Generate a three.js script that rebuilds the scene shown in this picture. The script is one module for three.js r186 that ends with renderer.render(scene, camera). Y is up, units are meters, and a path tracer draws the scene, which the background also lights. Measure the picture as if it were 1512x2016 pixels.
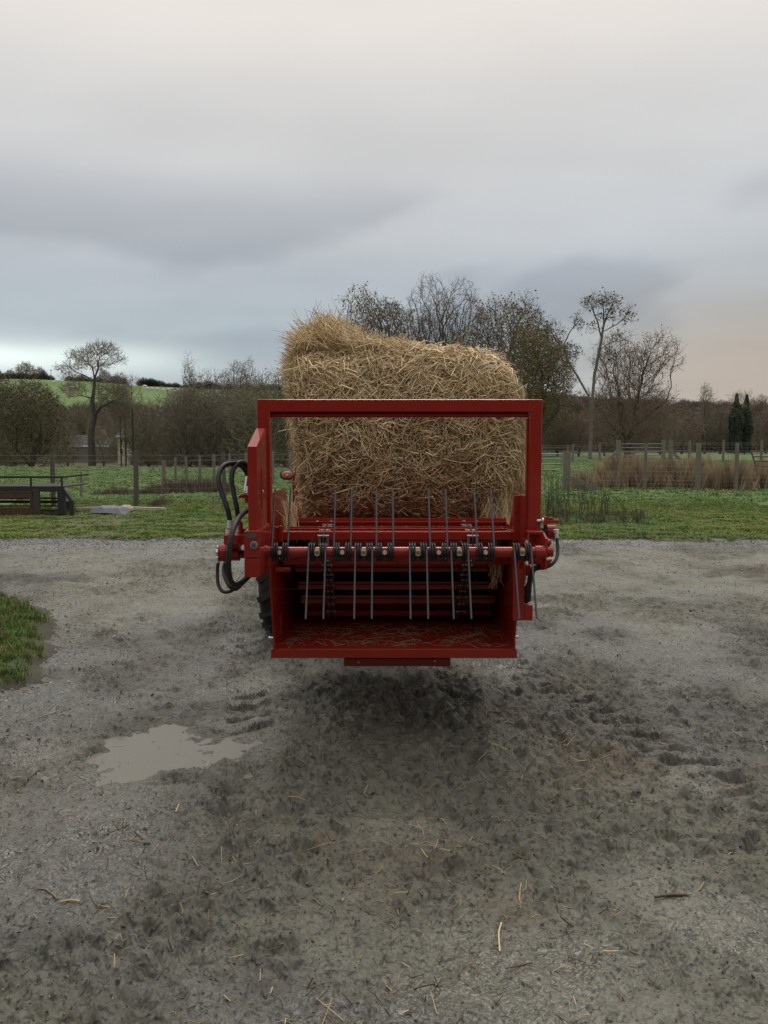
import * as THREE from 'three';
import { mergeGeometries } from 'three/addons/utils/BufferGeometryUtils.js';
import { RoundedBoxGeometry } from 'three/addons/geometries/RoundedBoxGeometry.js';

// ------------------------------------------------------------------ camera
const scene = new THREE.Scene();
const EYE = 1.5, FOCAL = 1570, PITCH = Math.atan((1008 - 875) / FOCAL);
const camera = new THREE.PerspectiveCamera(2 * Math.atan(1008 / FOCAL) * 180 / Math.PI, 768 / 1024, 0.05, 2500);
camera.position.set(0, EYE, 0);
camera.rotation.set(-PITCH, 0, 0);

const renderer = new THREE.WebGLRenderer({ antialias: true });
renderer.setSize(768, 1024);
renderer.toneMapping = THREE.LinearToneMapping;
renderer.toneMappingExposure = 1.0;
renderer.shadowMap.enabled = true;

// ------------------------------------------------------------------ noise and random numbers
function mulberry(a) { return () => { a |= 0; a = a + 0x6D2B79F5 | 0; let t = Math.imul(a ^ a >>> 15, 1 | a); t = t + Math.imul(t ^ t >>> 7, 61 | t) ^ t; return ((t ^ t >>> 14) >>> 0) / 4294967296; }; }
const TAB = new Float32Array(65536); { const r = mulberry(77); for (let i = 0; i < 65536; i++) TAB[i] = r(); }
function vn(x, y) {
  const xi = Math.floor(x), yi = Math.floor(y); let fx = x - xi, fy = y - yi;
  fx = fx * fx * (3 - 2 * fx); fy = fy * fy * (3 - 2 * fy);
  const a = (xi & 255), b = (xi + 1) & 255, c = (yi & 255) << 8, d = ((yi + 1) & 255) << 8;
  const p = TAB[a + c], q = TAB[b + c], r = TAB[a + d], s = TAB[b + d];
  return p + (q - p) * fx + (r + (s - r) * fx - p - (q - p) * fx) * fy;
}
function fbm(x, y, o = 4) { let s = 0, a = 0.5, n = 0; for (let i = 0; i < o; i++) { s += a * vn(x, y); n += a; const t = x * 1.62 + y * 1.17 + 13.7; y = y * 1.62 - x * 1.17 + 7.3; x = t; a *= 0.5; } return s / n; }
const sstep = (a, b, x) => { const t = Math.min(1, Math.max(0, (x - a) / (b - a))); return t * t * (3 - 2 * t); };
const mix = (a, b, t) => a + (b - a) * t;
const clamp = (x, a, b) => Math.min(b, Math.max(a, x));
const V = (x, y, z) => new THREE.Vector3(x, y, z);

// ------------------------------------------------------------------ sky: one overcast dome of cloud, thin over the left skyline, dusk-warm to the right
const SKYW = 1024, SKYH = 512;
function skyColour(x, y, z) {
  const el = Math.asin(clamp(y, -1, 1)) * 180 / Math.PI, az = Math.atan2(x, -z) * 180 / Math.PI;
  if (el < -1) return [0.10, 0.10, 0.09];
  const keys = [[0, .50, .555, .585], [5, .47, .53, .565], [8, .445, .51, .55], [11, .49, .535, .58], [14.3, .565, .592, .62], [20.5, .65, .65, .65], [28, .83, .78, .74], [45, 1.0, .95, .91], [90, 1.12, 1.08, 1.03]];
  let k = 0; while (k < keys.length - 2 && el > keys[k + 1][0]) k++;
  const t = sstep(0, 1, clamp((el - keys[k][0]) / (keys[k + 1][0] - keys[k][0]), 0, 1));
  let c = [1, 2, 3].map(i => mix(keys[k][i], keys[k + 1][i], t));
  const warm = sstep(6, 24, az) * (1 - sstep(80, 150, Math.abs(az))) * (1 - sstep(4, 14, el));
  c = [mix(c[0], .50, warm * .9), mix(c[1], .425, warm * .9), mix(c[2], .355, warm * .9)];
  const s = 1 / (y + 0.16), px = x * s, pz = z * s;
  const n = fbm(px * 0.9 + 4.1, pz * 1.4 + 2.2, 5) - 0.5, n2 = fbm(px * 2.6 + 9.1, pz * 4.2 + 5.2, 5) - 0.5;
  const wisp = fbm(px * 0.8 + 1.3, pz * 3.4 + 8.8, 5) - 0.5;
  const g = 1 + n * 0.15 + n2 * 0.10 + wisp * 0.11;
  c = [c[0] * g, c[1] * g, c[2] * (g * 0.93 + 0.07)];
  const cloud = sstep(0.5, 0.66, fbm(az * 0.055 + 3.3, el * 0.2 + 1.9, 5)) * sstep(4.5, 8, el) * (1 - sstep(14, 19, el));
  c = c.map((q, i) => q * (1 - cloud * [.2, .19, .16][i]));
  const strip = Math.exp(-Math.pow((el - 5.6 - 0.9 * (fbm(az * 0.09, 3.1, 3) - .5)) / 1.15, 2)) * sstep(-8, -24, az) * (1 - sstep(40, 75, -az)) * (0.75 + 0.5 * fbm(az * .2, el * .9, 3));
  c = [c[0] + strip * .46, c[1] + strip * .52, c[2] + strip * .44];
  return c;
}
{
  const data = new Float32Array(SKYW * SKYH * 4);
  for (let j = 0; j < SKYH; j++) for (let i = 0; i < SKYW; i++) {
    const ph = ((i + .5) / SKYW - .5) * 2 * Math.PI, th = ((j + .5) / SKYH - .5) * Math.PI;
    const c = skyColour(Math.cos(ph) * Math.cos(th), Math.sin(th), Math.sin(ph) * Math.cos(th));
    data.set([c[0], c[1], c[2], 1], (j * SKYW + i) * 4);
  }
  const tex = new THREE.DataTexture(data, SKYW, SKYH, THREE.RGBAFormat, THREE.FloatType);
  tex.mapping = THREE.EquirectangularReflectionMapping; tex.magFilter = tex.minFilter = THREE.LinearFilter; tex.needsUpdate = true;
  scene.background = tex; scene.environment = tex;
}
const sun = new THREE.DirectionalLight(new THREE.Color(1, 0.95, 0.88), 1.3);
sun.position.set(1, 34, -24); sun.target.position.set(0, 0, -4);
sun.castShadow = true; sun.shadow.radius = 40; sun.shadow.mapSize.set(2048, 2048);
Object.assign(sun.shadow.camera, { left: -70, right: 70, top: 60, bottom: -60, near: 1, far: 200 });
scene.add(sun, sun.target);

// ------------------------------------------------------------------ helpers
// a point that lies d metres ahead of the camera position, given where the survey of the photograph shows it
const CP = Math.cos(PITCH), SP = Math.sin(PITCH);
function at(u, v, d) { const xu = (u - 756) / FOCAL, yv = (1008 - v) / FOCAL, zc = d / (CP + yv * SP); return V(xu * zc, EYE + zc * (yv * CP - SP), -d); }
function onGround(u, v, h = 0) { const yv = (1008 - v) / FOCAL, zc = (h - EYE) / (yv * CP - SP); return V((u - 756) / FOCAL * zc, h, -zc * (CP + yv * SP)); }
const names = {};
function numbered(n) { const k = names[n] = (names[n] ?? -1) + 1; return k ? n + '_' + String(k).padStart(3, '0') : n; }
function tag(o, label, category, group, kind) { o.userData.label = label; o.userData.category = category; if (group) o.userData.group = group; if (kind) o.userData.kind = kind; return o; }
function shadows(o) { o.castShadow = o.receiveShadow = true; return o; }
function thing(name, [x, y, z], label, category, group) { const g = new THREE.Group(); g.name = numbered(name); g.position.set(x, y, z); scene.add(g); g.userData = {}; return tag(g, label, category, group); }
function boxUV(g) {      // metres, taken from the axis each face looks along
  const p = g.attributes.position, n = g.attributes.normal, uv = new Float32Array(p.count * 2);
  for (let i = 0; i < p.count; i++) {
    const ax = Math.abs(n.getX(i)), ay = Math.abs(n.getY(i)), az = Math.abs(n.getZ(i));
    if (ax > ay && ax > az) { uv[2 * i] = p.getZ(i); uv[2 * i + 1] = p.getY(i); } else if (ay > az) { uv[2 * i] = p.getX(i); uv[2 * i + 1] = p.getZ(i); } else { uv[2 * i] = p.getX(i); uv[2 * i + 1] = p.getY(i); }
  }
  g.setAttribute('uv', new THREE.BufferAttribute(uv, 2)); return g;
}
function flat(g) { const q = g.index ? g.toNonIndexed() : g; for (const k of Object.keys(q.attributes)) if (!['position', 'normal', 'uv', 'color'].includes(k)) q.deleteAttribute(k); return q; }
function worldOf(o) { const v = V(0, 0, 0); while (o && o !== scene) { v.add(o.position); o = o.parent; } return v; }
// geometries are written in world metres; the mesh is put under its thing or part
function part(name, geos, m, parent, keepUV = false) {
  let g = Array.isArray(geos) ? (geos.length > 1 ? mergeGeometries(geos.map(flat)) : flat(geos[0])) : flat(geos);
  if (!keepUV) boxUV(g);
  const w = worldOf(parent); g = g.clone(); g.translate(-w.x, -w.y, -w.z);
  const o = shadows(new THREE.Mesh(g, m)); o.name = name; parent.add(o); return o;
}
function solo(name, geos, m, base, label, category, group) {      // a thing that is one mesh
  let g = Array.isArray(geos) ? mergeGeometries(geos.map(flat)) : flat(geos); boxUV(g);
  g.translate(-base[0], -base[1], -base[2]); const o = shadows(new THREE.Mesh(g, m)); o.position.set(...base); o.name = numbered(name); scene.add(o); return tag(o, label, category, group);
}
function box(x0, x1, y0, y1, z0, z1, r = 0.004) {
  const w = Math.abs(x1 - x0), h = Math.abs(y1 - y0), d = Math.abs(z1 - z0);
  const rr = Math.min(r, w * .45, h * .45, d * .45);
  const g = rr > 0.0004 ? new RoundedBoxGeometry(w, h, d, 1, rr) : new THREE.BoxGeometry(w, h, d);
  return g.translate((x0 + x1) / 2, (y0 + y1) / 2, (z0 + z1) / 2);
}
// box whose front face spans two surveyed corners at d metres, running back by dep
function bx(u0, v0, u1, v1, d, dep, r) { const m = (v0 + v1) / 2; return box(at(u0, m, d).x, at(u1, m, d).x, at(u0, v1, d).y, at(u0, v0, d).y, -d - dep, -d, r); }
function cyl(p, q, r, r2 = r, seg = 16, caps = true) {
  const d = q.clone().sub(p), g = new THREE.CylinderGeometry(r2, r, d.length(), seg, 1, !caps);
  g.applyQuaternion(new THREE.Quaternion().setFromUnitVectors(V(0, 1, 0), d.clone().normalize())); const c = p.clone().add(q).multiplyScalar(.5); return g.translate(c.x, c.y, c.z);
}
function hoseG(pts, r, n = 48, rad = 10) { return new THREE.TubeGeometry(new THREE.CatmullRomCurve3(pts, false, 'centripetal'), n, r, rad, false); }
// plate: outline of [x or z, y] points extruded to a thickness with a small bevel; axis 'x' gives a plate in the z-y plane
function plate(pts, t, axis, pos, bev = 0.002) {
  const s = new THREE.Shape(pts.map(p => new THREE.Vector2(p[0], p[1])));
  const g = new THREE.ExtrudeGeometry(s, { depth: t, bevelEnabled: bev > 0, bevelSize: bev, bevelThickness: bev, bevelSegments: 1, curveSegments: 10 });
  if (axis === 'x') { g.rotateY(-Math.PI / 2); g.translate(pos + t, 0, 0); } else g.translate(0, 0, pos);
  return g;
}
function bar(p, q, w, h, r = 0.003) {   // straight bar of rectangular section between two points
  const d = q.clone().sub(p), L = d.length(), g = new RoundedBoxGeometry(w, h, L, 1, Math.min(r, w * .4, h * .4));
  const m = new THREE.Matrix4().lookAt(q, p, Math.abs(d.y) > L * .98 ? V(1, 0, 0) : V(0, 1, 0)); g.applyMatrix4(m); const c = p.clone().add(q).multiplyScalar(.5); return g.translate(c.x, c.y, c.z);
}
const lin = (r, g, b) => new THREE.Color().setRGB(r, g, b);
function noiseTex(size, fn, srgb) {
  const d = new Uint8Array(size * size * 4);
  for (let j = 0; j < size; j++) for (let i = 0; i < size; i++) { const c = fn(i / size, j / size, i, j); const k = (j * size + i) * 4; d[k] = clamp(c[0] * 255, 0, 255); d[k + 1] = clamp(c[1] * 255, 0, 255); d[k + 2] = clamp(c[2] * 255, 0, 255); d[k + 3] = 255; }
  const t = new THREE.DataTexture(d, size, size); t.wrapS = t.wrapT = THREE.RepeatWrapping; t.magFilter = THREE.LinearFilter; t.minFilter = THREE.LinearMipmapLinearFilter; t.generateMipmaps = true; if (srgb) t.colorSpace = THREE.SRGBColorSpace; t.needsUpdate = true; return t;
}
// tiling noise: lattice wraps at `per`
function tn(u, v, per, seed) {
  const x = u * per, y = v * per, xi = Math.floor(x), yi = Math.floor(y); let fx = x - xi, fy = y - yi; fx = fx * fx * (3 - 2 * fx); fy = fy * fy * (3 - 2 * fy);
  const h = (a, b) => TAB[((a % per + per) % per * 7 + seed * 131 & 255) + (((b % per + per) % per * 13 + seed * 57 + ((a % per + per) % per) * 3 & 255) << 8)];
  const p = h(xi, yi), q = h(xi + 1, yi), r = h(xi, yi + 1), s = h(xi + 1, yi + 1); return mix(mix(p, q, fx), mix(r, s, fx), fy);
}
function rep(t, s) { const c = t.clone(); c.repeat.set(s, s); c.needsUpdate = true; return c; }
function std(c, rough, o = {}) { return new THREE.MeshStandardMaterial({ color: lin(...c), roughness: rough, ...o }); }
// ------------------------------------------------------------------ terrain
const yardEdge = x => (x < 0 ? 12.35 : 12.35 - 0.35 * sstep(0, 2, x)) + (fbm(x * 0.8 + 3, 5.5, 4) - .5) * 0.9;
function landH(x, z) {
  const d = -z; let h = 0;
  h += (fbm(x * 0.12 + 20, d * 0.12 + 4, 3) - .5) * 0.35 * sstep(14, 30, d);
  const left = 1 - sstep(-2, 14, x - d * 0.02);
  h -= 1.5 * left * sstep(50, 72, d);
  h += 0.35 * (1 - left) * sstep(26, 44, d);
  const t = clamp(x / Math.max(d, 60), -1.2, 1.2), ang = 0.055 - 0.05 * t;
  const top = ang * 430 + 1.5 + 1.5 * left;
  h += top * sstep(120, 430, d) * (1 - 0.35 * sstep(430, 900, d)) + (fbm(x * 0.012, d * 0.012 + 9, 3) - .5) * 6 * sstep(150, 300, d);
  return h;
}
const mud = (x, z) => fbm(x * 0.7 + 1.7, z * 0.7 + 8.1, 4);
const inYard = (x, z) => sstep(-0.18, 0.18, yardEdge(x) + z + (fbm(x * 4, z * 4, 2) - .5) * .3);
function groundH(x, z) { return landH(x, z) + mix(0.035 + (fbm(x * 3.1, z * 3.1, 3) - .5) * .07, -0.14, inYard(x, z)); }
function axisList(parts) { const o = []; for (const [a, b, s] of parts) { const n = Math.max(1, Math.round(Math.abs(b - a) / s)); for (let i = 0; i < n; i++) o.push(a + (b - a) * i / n); } o.push(parts[parts.length - 1][1]); return o; }
function sheet(xs, zs, fh, fc) {
  const nx = xs.length, nz = zs.length, pos = new Float32Array(nx * nz * 3), col = new Float32Array(nx * nz * 3), uv = new Float32Array(nx * nz * 2), idx = new Uint32Array((nx - 1) * (nz - 1) * 6);
  for (let j = 0, k = 0; j < nz; j++) for (let i = 0; i < nx; i++, k++) { const x = xs[i], z = zs[j]; pos[3 * k] = x; pos[3 * k + 1] = fh(x, z); pos[3 * k + 2] = z; const c = fc(x, z); col[3 * k] = c[0]; col[3 * k + 1] = c[1]; col[3 * k + 2] = c[2]; uv[2 * k] = x; uv[2 * k + 1] = z; }
  for (let j = 0, k = 0; j < nz - 1; j++) for (let i = 0; i < nx - 1; i++) { const a = j * nx + i, b = a + 1, c = a + nx, d = c + 1; idx[k++] = a; idx[k++] = b; idx[k++] = c; idx[k++] = b; idx[k++] = d; idx[k++] = c; }
  const g = new THREE.BufferGeometry(); g.setAttribute('position', new THREE.BufferAttribute(pos, 3)); g.setAttribute('color', new THREE.BufferAttribute(col, 3)); g.setAttribute('uv', new THREE.BufferAttribute(uv, 2)); g.setIndex(new THREE.BufferAttribute(idx, 1)); g.computeVertexNormals(); return g;
}
function structure(name, g, m) { const o = shadows(new THREE.Mesh(g, m)); o.name = name; o.userData = { kind: 'structure' }; scene.add(o); return o; }

const soilTile = noiseTex(512, (u, v) => { const n = .5 * tn(u, v, 24, 1) + .3 * tn(u, v, 64, 2) + .2 * tn(u, v, 160, 3); const k = .62 + .5 * n; return [k, k, k]; });
function grassAlbedo(x, z) {
  const d = -z; let a = fbm(x * 0.35 + 2, z * 0.35, 4), b = fbm(x * 2.1, z * 2.1 + 7, 4);
  let c = [mix(.075, .125, a), mix(.135, .17, a), mix(.030, .036, b)];
  const bare = sstep(.52, .64, fbm(x * 0.9 + 31, z * 1.5 + 3, 4)) * (1 - sstep(15, 20, d)) * (x < 0 ? .9 : .6);
  c = [mix(c[0], .11, bare), mix(c[1], .095, bare), mix(c[2], .06, bare)];
  const soil = 1 - sstep(0.05, 0.45, d - yardEdge(x) + (b - .5) * .5); c = [mix(c[0], .075, soil), mix(c[1], .06, soil), mix(c[2], .045, soil)];
  if (d > 100) {   // far pasture, hedge-brown rough ground at its foot and over the right-hand slopes
    const wood = Math.max(1 - sstep(225, 245, d + (fbm(x * .05, 2, 2) - .5) * 30), sstep(30, 70, x)), p = fbm(x * .03, z * .03, 3);
    const g = [mix(.11, .135, p), mix(.185, .21, p), .05], w = [.075, .06, .042];
    c = g.map((q, i) => mix(q, w[i], wood));
  }
  const k = .75 + .5 * b; return c.map(q => q * k);
}
structure('ground', sheet(
  axisList([[-700, -150, 22], [-150, -40, 5], [-40, -12, 1], [-12, 12, .2], [12, 40, 1], [40, 150, 5], [150, 700, 22]]),
  axisList([[60, 4, 8], [4, -11, 1.5], [-11, -14, .1], [-14, -24, .3], [-24, -60, 1], [-60, -130, 3], [-130, -520, 8], [-520, -1200, 40]]),
  groundH, grassAlbedo), new THREE.MeshStandardMaterial({ vertexColors: true, roughness: .95, map: rep(soilTile, 1 / 1.3), bumpMap: rep(soilTile, 1 / 1.3), bumpScale: .02 }));

// ------------------------------------------------------------------ the yard: wet mud and stone dust with tyre prints
const TRACKS = [
  { p: [[-.95, -6.6], [-.78, -5.4], [-.62, -4.49], [-.52, -3.77], [-.42, -3.1], [-.32, -2.5]], w: .27, pitch: .185, amp: .027, f: 1 },
  { p: [[.30, -6.4], [.32, -5.4], [.27, -4.4], [.2, -3.6], [.05, -2.9]], w: .26, pitch: .18, amp: .020, f: .8 },
  { p: [[.55, -6.6], [.70, -5.4], [.90, -4.66], [1.12, -4.17], [1.26, -3.77], [1.42, -3.39], [1.58, -3.0], [1.75, -2.5]], w: .27, pitch: .19, amp: .029, f: 1 },
  { p: [[.40, -6.0], [.46, -5.3], [.60, -4.4], [.78, -3.77], [1.0, -3.1], [1.2, -2.5]], w: .22, pitch: .18, amp: .014, f: .6 },
  { p: [[-3.4, -9.5], [-2.2, -6.9], [-1.5, -5.0], [-1.0, -3.0], [-.7, -1.6]], w: .22, pitch: .19, amp: .010, f: .5 },
  { p: [[3.2, -7.0], [2.6, -5.2], [2.1, -3.9], [1.7, -2.6]], w: .24, pitch: .19, amp: .012, f: .6 }];
function trackH(x, z) {
  let out = 0;
  for (const T of TRACKS) {
    let best = 9, bs = 0, bt = 0, s0 = 0;
    for (let i = 0; i < T.p.length - 1; i++) {
      const [ax, az] = T.p[i], [cx, cz] = T.p[i + 1], ex = cx - ax, ez = cz - az, L = Math.hypot(ex, ez), k = clamp(((x - ax) * ex + (z - az) * ez) / (L * L), 0, 1), qx = x - ax - k * ex, qz = z - az - k * ez, dd = Math.hypot(qx, qz);
      if (dd < best) { best = dd; bs = s0 + k * L; bt = (ex * qz - ez * qx) / L; } s0 += L;
    }
    if (best < T.w + .12) {
      const wob = (fbm(x * 7, z * 7, 3) - .5) * .05, side = bt > 0 ? .5 : 0;
      const ph = (bs - Math.abs(bt) * 0.62 + wob + 9) / T.pitch + side, fr = ph - Math.floor(ph);
      const lug = sstep(.0, .12, fr) * (1 - sstep(.22, .45, fr));
      const keep = mix(.3, 1, sstep(.25, .45, fbm(x * 1.6 + T.w * 90, z * 1.6, 3))) * (1 - sstep(T.w - .05, T.w + .03, best)) * sstep(.012, .05, Math.abs(bt));
      const ends = sstep(0, .5, bs) * (1 - sstep(s0 - .7, s0, bs));
      out += ends * (-T.amp * lug * keep * (0.7 + .6 * vn(x * 9, z * 9)) + T.amp * .5 * keep * Math.exp(-Math.pow((fr - .93) / .06, 2)) - T.amp * .35 * (1 - sstep(T.w - .1, T.w + .06, best)) + T.amp * .55 * Math.exp(-Math.pow((best - T.w - .03) / .05, 2)) * vn(x * 5, z * 5));
    }
  }
  return out;
}
const PUD = [-1.03, -3.86];
function roughMask(x, z) { return sstep(.40, .60, mix(mud(x, z), fbm(x * 2.3 + 5, z * 2.3 + 3, 4), .45)); }   // 1 where the surface is broken and crumbly
const dustMask = (x, z) => sstep(7.2, 8.6, -z + (fbm(x * .6, z * .6, 3) - .5) * 3);
function yardH(x, z) {
  const r = roughMask(x, z), far = -z > 7 ? 1 : 0;
  let h = (fbm(x * .33 + 9, z * .33, 3) - .5) * .05 + (fbm(x * 1.4, z * 1.4 + 2, 3) - .5) * .03;
  const px = (x - PUD[0]) / .46, pz = (z - PUD[1]) / .40, pr = px * px + pz * pz + (fbm(x * 3.3 + 2, z * 3.3, 4) - .5) * 1.5;
  const dip = 1 - sstep(.15, 1.5, pr);
  h = mix(h, -.034, dip * .94);
  const calm = 1 - dip * .8;
  h += calm * (fbm(x * 6, z * 6, 3) - .5) * mix(.006, .010, r);
  if (-z < 12.8) { const q = fbm(x * 8 + 3, z * 8 + 1, 4) * 9 + fbm(x * 33, z * 33, 2) * 1.2, f = q - Math.floor(q), q2 = fbm(x * 21 + 13, z * 21 + 5, 3) * 7, f2 = q2 - Math.floor(q2); h += calm * mix(.35, 1, r) * ((Math.floor(q) + sstep(.42, .58, f)) * .010 - .045 + (Math.floor(q2) + sstep(.38, .62, f2)) * .0068 - .024); }
  if (-z < 7) { const c = fbm(x * 27, z * 27, 3); h += calm * mix(.15, 1, r) * (Math.max(0, c - .56) * .09 - sstep(.40, .33, c) * .006); }
  if (-z < 5) h += calm * mix(.3, 1, r) * (vn(x * 62, z * 62) - .5) * .006;
  return h + trackH(x, z) * calm;
}
function yardAlbedo(x, z) {
  const d = -z, r = roughMask(x, z), n1 = fbm(x * .5 + 11, z * .5 + 4, 4), n2 = fbm(x * 3.2, z * 3.2 + 6, 4), n3 = vn(x * 37, z * 37);
  let c = [mix(.118, .172, n1), mix(.115, .166, n1), mix(.092, .131, n1)];
  const dk = r * .26; c = [mix(c[0], .075, dk), mix(c[1], .072, dk), mix(c[2], .058, dk)];
  const brown = sstep(.54, .72, fbm(x * 1.1 + 41, z * 1.1 + 17, 4)) * .5; c = [mix(c[0], .125, brown), mix(c[1], .098, brown), mix(c[2], .062, brown)];
  const grit = sstep(.52, .68, fbm(x * .7 + 61, z * .7 + 29, 4)) * .6; c = [mix(c[0], .085, grit), mix(c[1], .087, grit), mix(c[2], .083, grit)];
  const dust = dustMask(x, z) * sstep(.35, .6, fbm(x * .45 + 3, z * 1.6 + 1, 4)) * .5; c = [mix(c[0], .21, dust), mix(c[1], .205, dust), mix(c[2], .168, dust)];
  const edge = 1 - sstep(.1, 1.1, yardEdge(x) - d + (n2 - .5) * 1.2); c = [mix(c[0], .16, edge * .8), mix(c[1], .165, edge * .8), mix(c[2], .16, edge * .8)];
  const pit = Math.max(sstep(.60, .72, fbm(x * 31 + 5, z * 31, 3)), sstep(.60, .70, fbm(x * 11 + 25, z * 15 + 3, 5)) * .7) * mix(.3, 1, r) * .6; c = [mix(c[0], .050, pit), mix(c[1], .047, pit), mix(c[2], .038, pit)];
  const k = .74 + .38 * n2 + .14 * n3; return [c[0] * k, c[1] * k, c[2] * k];
}
const grainTile = noiseTex(1024, (u, v) => { const n = .22 * tn(u, v, 40, 4) + .33 * tn(u, v, 110, 5) + .45 * tn(u, v, 251, 6), sp = .6 * tn(u, v, 170, 7) + .4 * tn(u, v, 90, 25), wide = tn(u, v, 12, 26); let k = .58 + .62 * n; if (sp > .82) k *= 1.2; k *= 1 - .55 * sstep(.34 + .08 * wide, .24 + .08 * wide, sp); return [k, k, k * .98]; });
const crustTile = noiseTex(1024, (u, v) => { const q = (.5 * tn(u, v, 58, 21) + .5 * tn(u, v, 131, 22)) * 5, f = q - Math.floor(q), st = (Math.floor(q) + sstep(.35, .65, f)) / 5.5; const k = st * .5 + .28 * tn(u, v, 199, 23) + .22 * tn(u, v, 253, 24); return [k, k, k]; });
const wetMap = noiseTex(1024, (u, v) => { const x = u * 14 - 7, z = v * 14 - 14, r = roughMask(x, z), n = fbm(x * 5, z * 5, 3); const k = clamp(mix(.46, .74, r) + (n - .5) * .34 + dustMask(x, z) * .16, .36, 1); return [k, k, k]; });
wetMap.repeat.set(1 / 14, 1 / 14); wetMap.offset.set(.5, 1); wetMap.wrapS = wetMap.wrapT = THREE.MirroredRepeatWrapping;
structure('yard', sheet(
  axisList([[-22, -7, .5], [-7, -3.2, .06], [-3.2, 3.2, .0145], [3.2, 7, .06], [7, 22, .5]]),
  axisList([[14, 0, .8], [0, -1.2, .1], [-1.2, -3, .0105], [-3, -5, .014], [-5, -8, .028], [-8, -13.4, .05]]),
  yardH, yardAlbedo), new THREE.MeshStandardMaterial({ vertexColors: true, roughness: 1, map: rep(grainTile, 1 / 1.7), bumpMap: rep(crustTile, 1 / 1.9), bumpScale: .013, roughnessMap: wetMap }));
{ // standing muddy water in the hollow
  const n = 60, pos = [PUD[0], -.0205, PUD[1]], idx = []; for (let i = 0; i < n; i++) { const a = i / n * 2 * Math.PI; pos.push(PUD[0] + Math.cos(a) * .66, -.0205, PUD[1] + Math.sin(a) * .58); idx.push(0, 1 + (i + 1) % n, 1 + i); }
  const g = new THREE.BufferGeometry(); g.setAttribute('position', new THREE.Float32BufferAttribute(pos, 3)); g.setIndex(idx); g.computeVertexNormals(); boxUV(g);
  structure('puddle', g, new THREE.MeshPhysicalMaterial({ color: lin(.17, .16, .132), roughness: .22, ior: 1.33, bumpMap: rep(soilTile, .9), bumpScale: .0012 }));
}
// grass bank reaching into the yard on the left
const BANK = [[-500, 1140], [-150, 1160], [0, 1176], [60, 1184], [92, 1208], [108, 1252], [104, 1300], [64, 1340], [0, 1374], [-150, 1440], [-700, 1500]].map(([u, v]) => { const p = onGround(u, v); return [p.x, p.z]; });
function signedIn(P, x, z) { let ins = false, m = 1e9; for (let i = 0, j = P.length - 1; i < P.length; j = i++) { const [ax, az] = P[i], [cx, cz] = P[j]; if ((az > z) !== (cz > z) && x < (cx - ax) * (z - az) / (cz - az) + ax) ins = !ins; const ex = cx - ax, ez = cz - az, k = clamp(((x - ax) * ex + (z - az) * ez) / (ex * ex + ez * ez), 0, 1); m = Math.min(m, Math.hypot(x - ax - k * ex, z - az - k * ez)); } return ins ? m : -m; }
const bankIn = (x, z) => signedIn(BANK, x, z) + (fbm(x * 2.4, z * 2.4, 3) - .5) * .35;
const bankH = (x, z) => clamp(bankIn(x, z) * .35, -.12, .07) + (fbm(x * 4, z * 4, 3) - .5) * .04 + .01;
structure('grass_bank', sheet(axisList([[-9, -2, .07]]), axisList([[-3.2, -9.2, .07]]), bankH, (x, z) => { const s = sstep(0, .25, bankIn(x, z)), n = fbm(x * 6, z * 6, 3); return [mix(.07, .06, s) * (.7 + .6 * n), mix(.06, .09, s) * (.7 + .6 * n), mix(.045, .025, s)]; }),
  new THREE.MeshStandardMaterial({ vertexColors: true, roughness: .95, map: rep(soilTile, 1 / .7), bumpMap: rep(soilTile, 1 / .7), bumpScale: .012 }));

// ------------------------------------------------------------------ stuff that nobody could count
const dummy = new THREE.Object3D(), tint = new THREE.Color();
function scatter(name, g, m, list, parent, label, category) {      // list: {p, r:[x,y,z] or q, s:[x,y,z], c}
  const o = shadows(new THREE.InstancedMesh(g, m, list.length)), w0 = worldOf(parent);
  list.forEach((it, i) => { dummy.position.copy(it.p).sub(w0); if (it.q) dummy.quaternion.copy(it.q); else dummy.rotation.set(...it.r); dummy.scale.set(...it.s); dummy.updateMatrix(); o.setMatrixAt(i, dummy.matrix); o.setColorAt(i, tint.setRGB(...it.c)); });
  o.name = parent === scene ? numbered(name) : name; o.userData = { kind: 'stuff' }; if (label) o.userData.label = label; if (category) o.userData.category = category; parent.add(o); return o;
}
function tuftGeo(seed, n, spread, lean) {
  const R = mulberry(seed), pos = [], idx = [], nor = [];
  for (let k = 0; k < n; k++) {
    const a = R() * 6.283, r = Math.sqrt(R()) * spread, x = Math.cos(a) * r, z = Math.sin(a) * r, h = .55 + .45 * R(), w = .035 + .035 * R(), b = R() * 6.283, dx = Math.cos(b), dz = Math.sin(b), l = lean * (.3 + R()), o = pos.length / 3, px = -dz * w, pz = dx * w;
    pos.push(x - px, 0, z - pz, x + px, 0, z + pz, x - px * .8 + dx * l * .35, h * .6, z - pz * .8 + dz * l * .35, x + px * .8 + dx * l * .35, h * .6, z + pz * .8 + dz * l * .35, x + dx * l, h, z + dz * l);
    idx.push(o, o + 1, o + 2, o + 1, o + 3, o + 2, o + 2, o + 3, o + 4);
  }
  const g = new THREE.BufferGeometry(); g.setAttribute('position', new THREE.Float32BufferAttribute(pos, 3)); g.setIndex(idx); g.computeVertexNormals(); return g;
}
const bladeMat = new THREE.MeshStandardMaterial({ color: 0xffffff, roughness: .8, side: THREE.DoubleSide });
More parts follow.
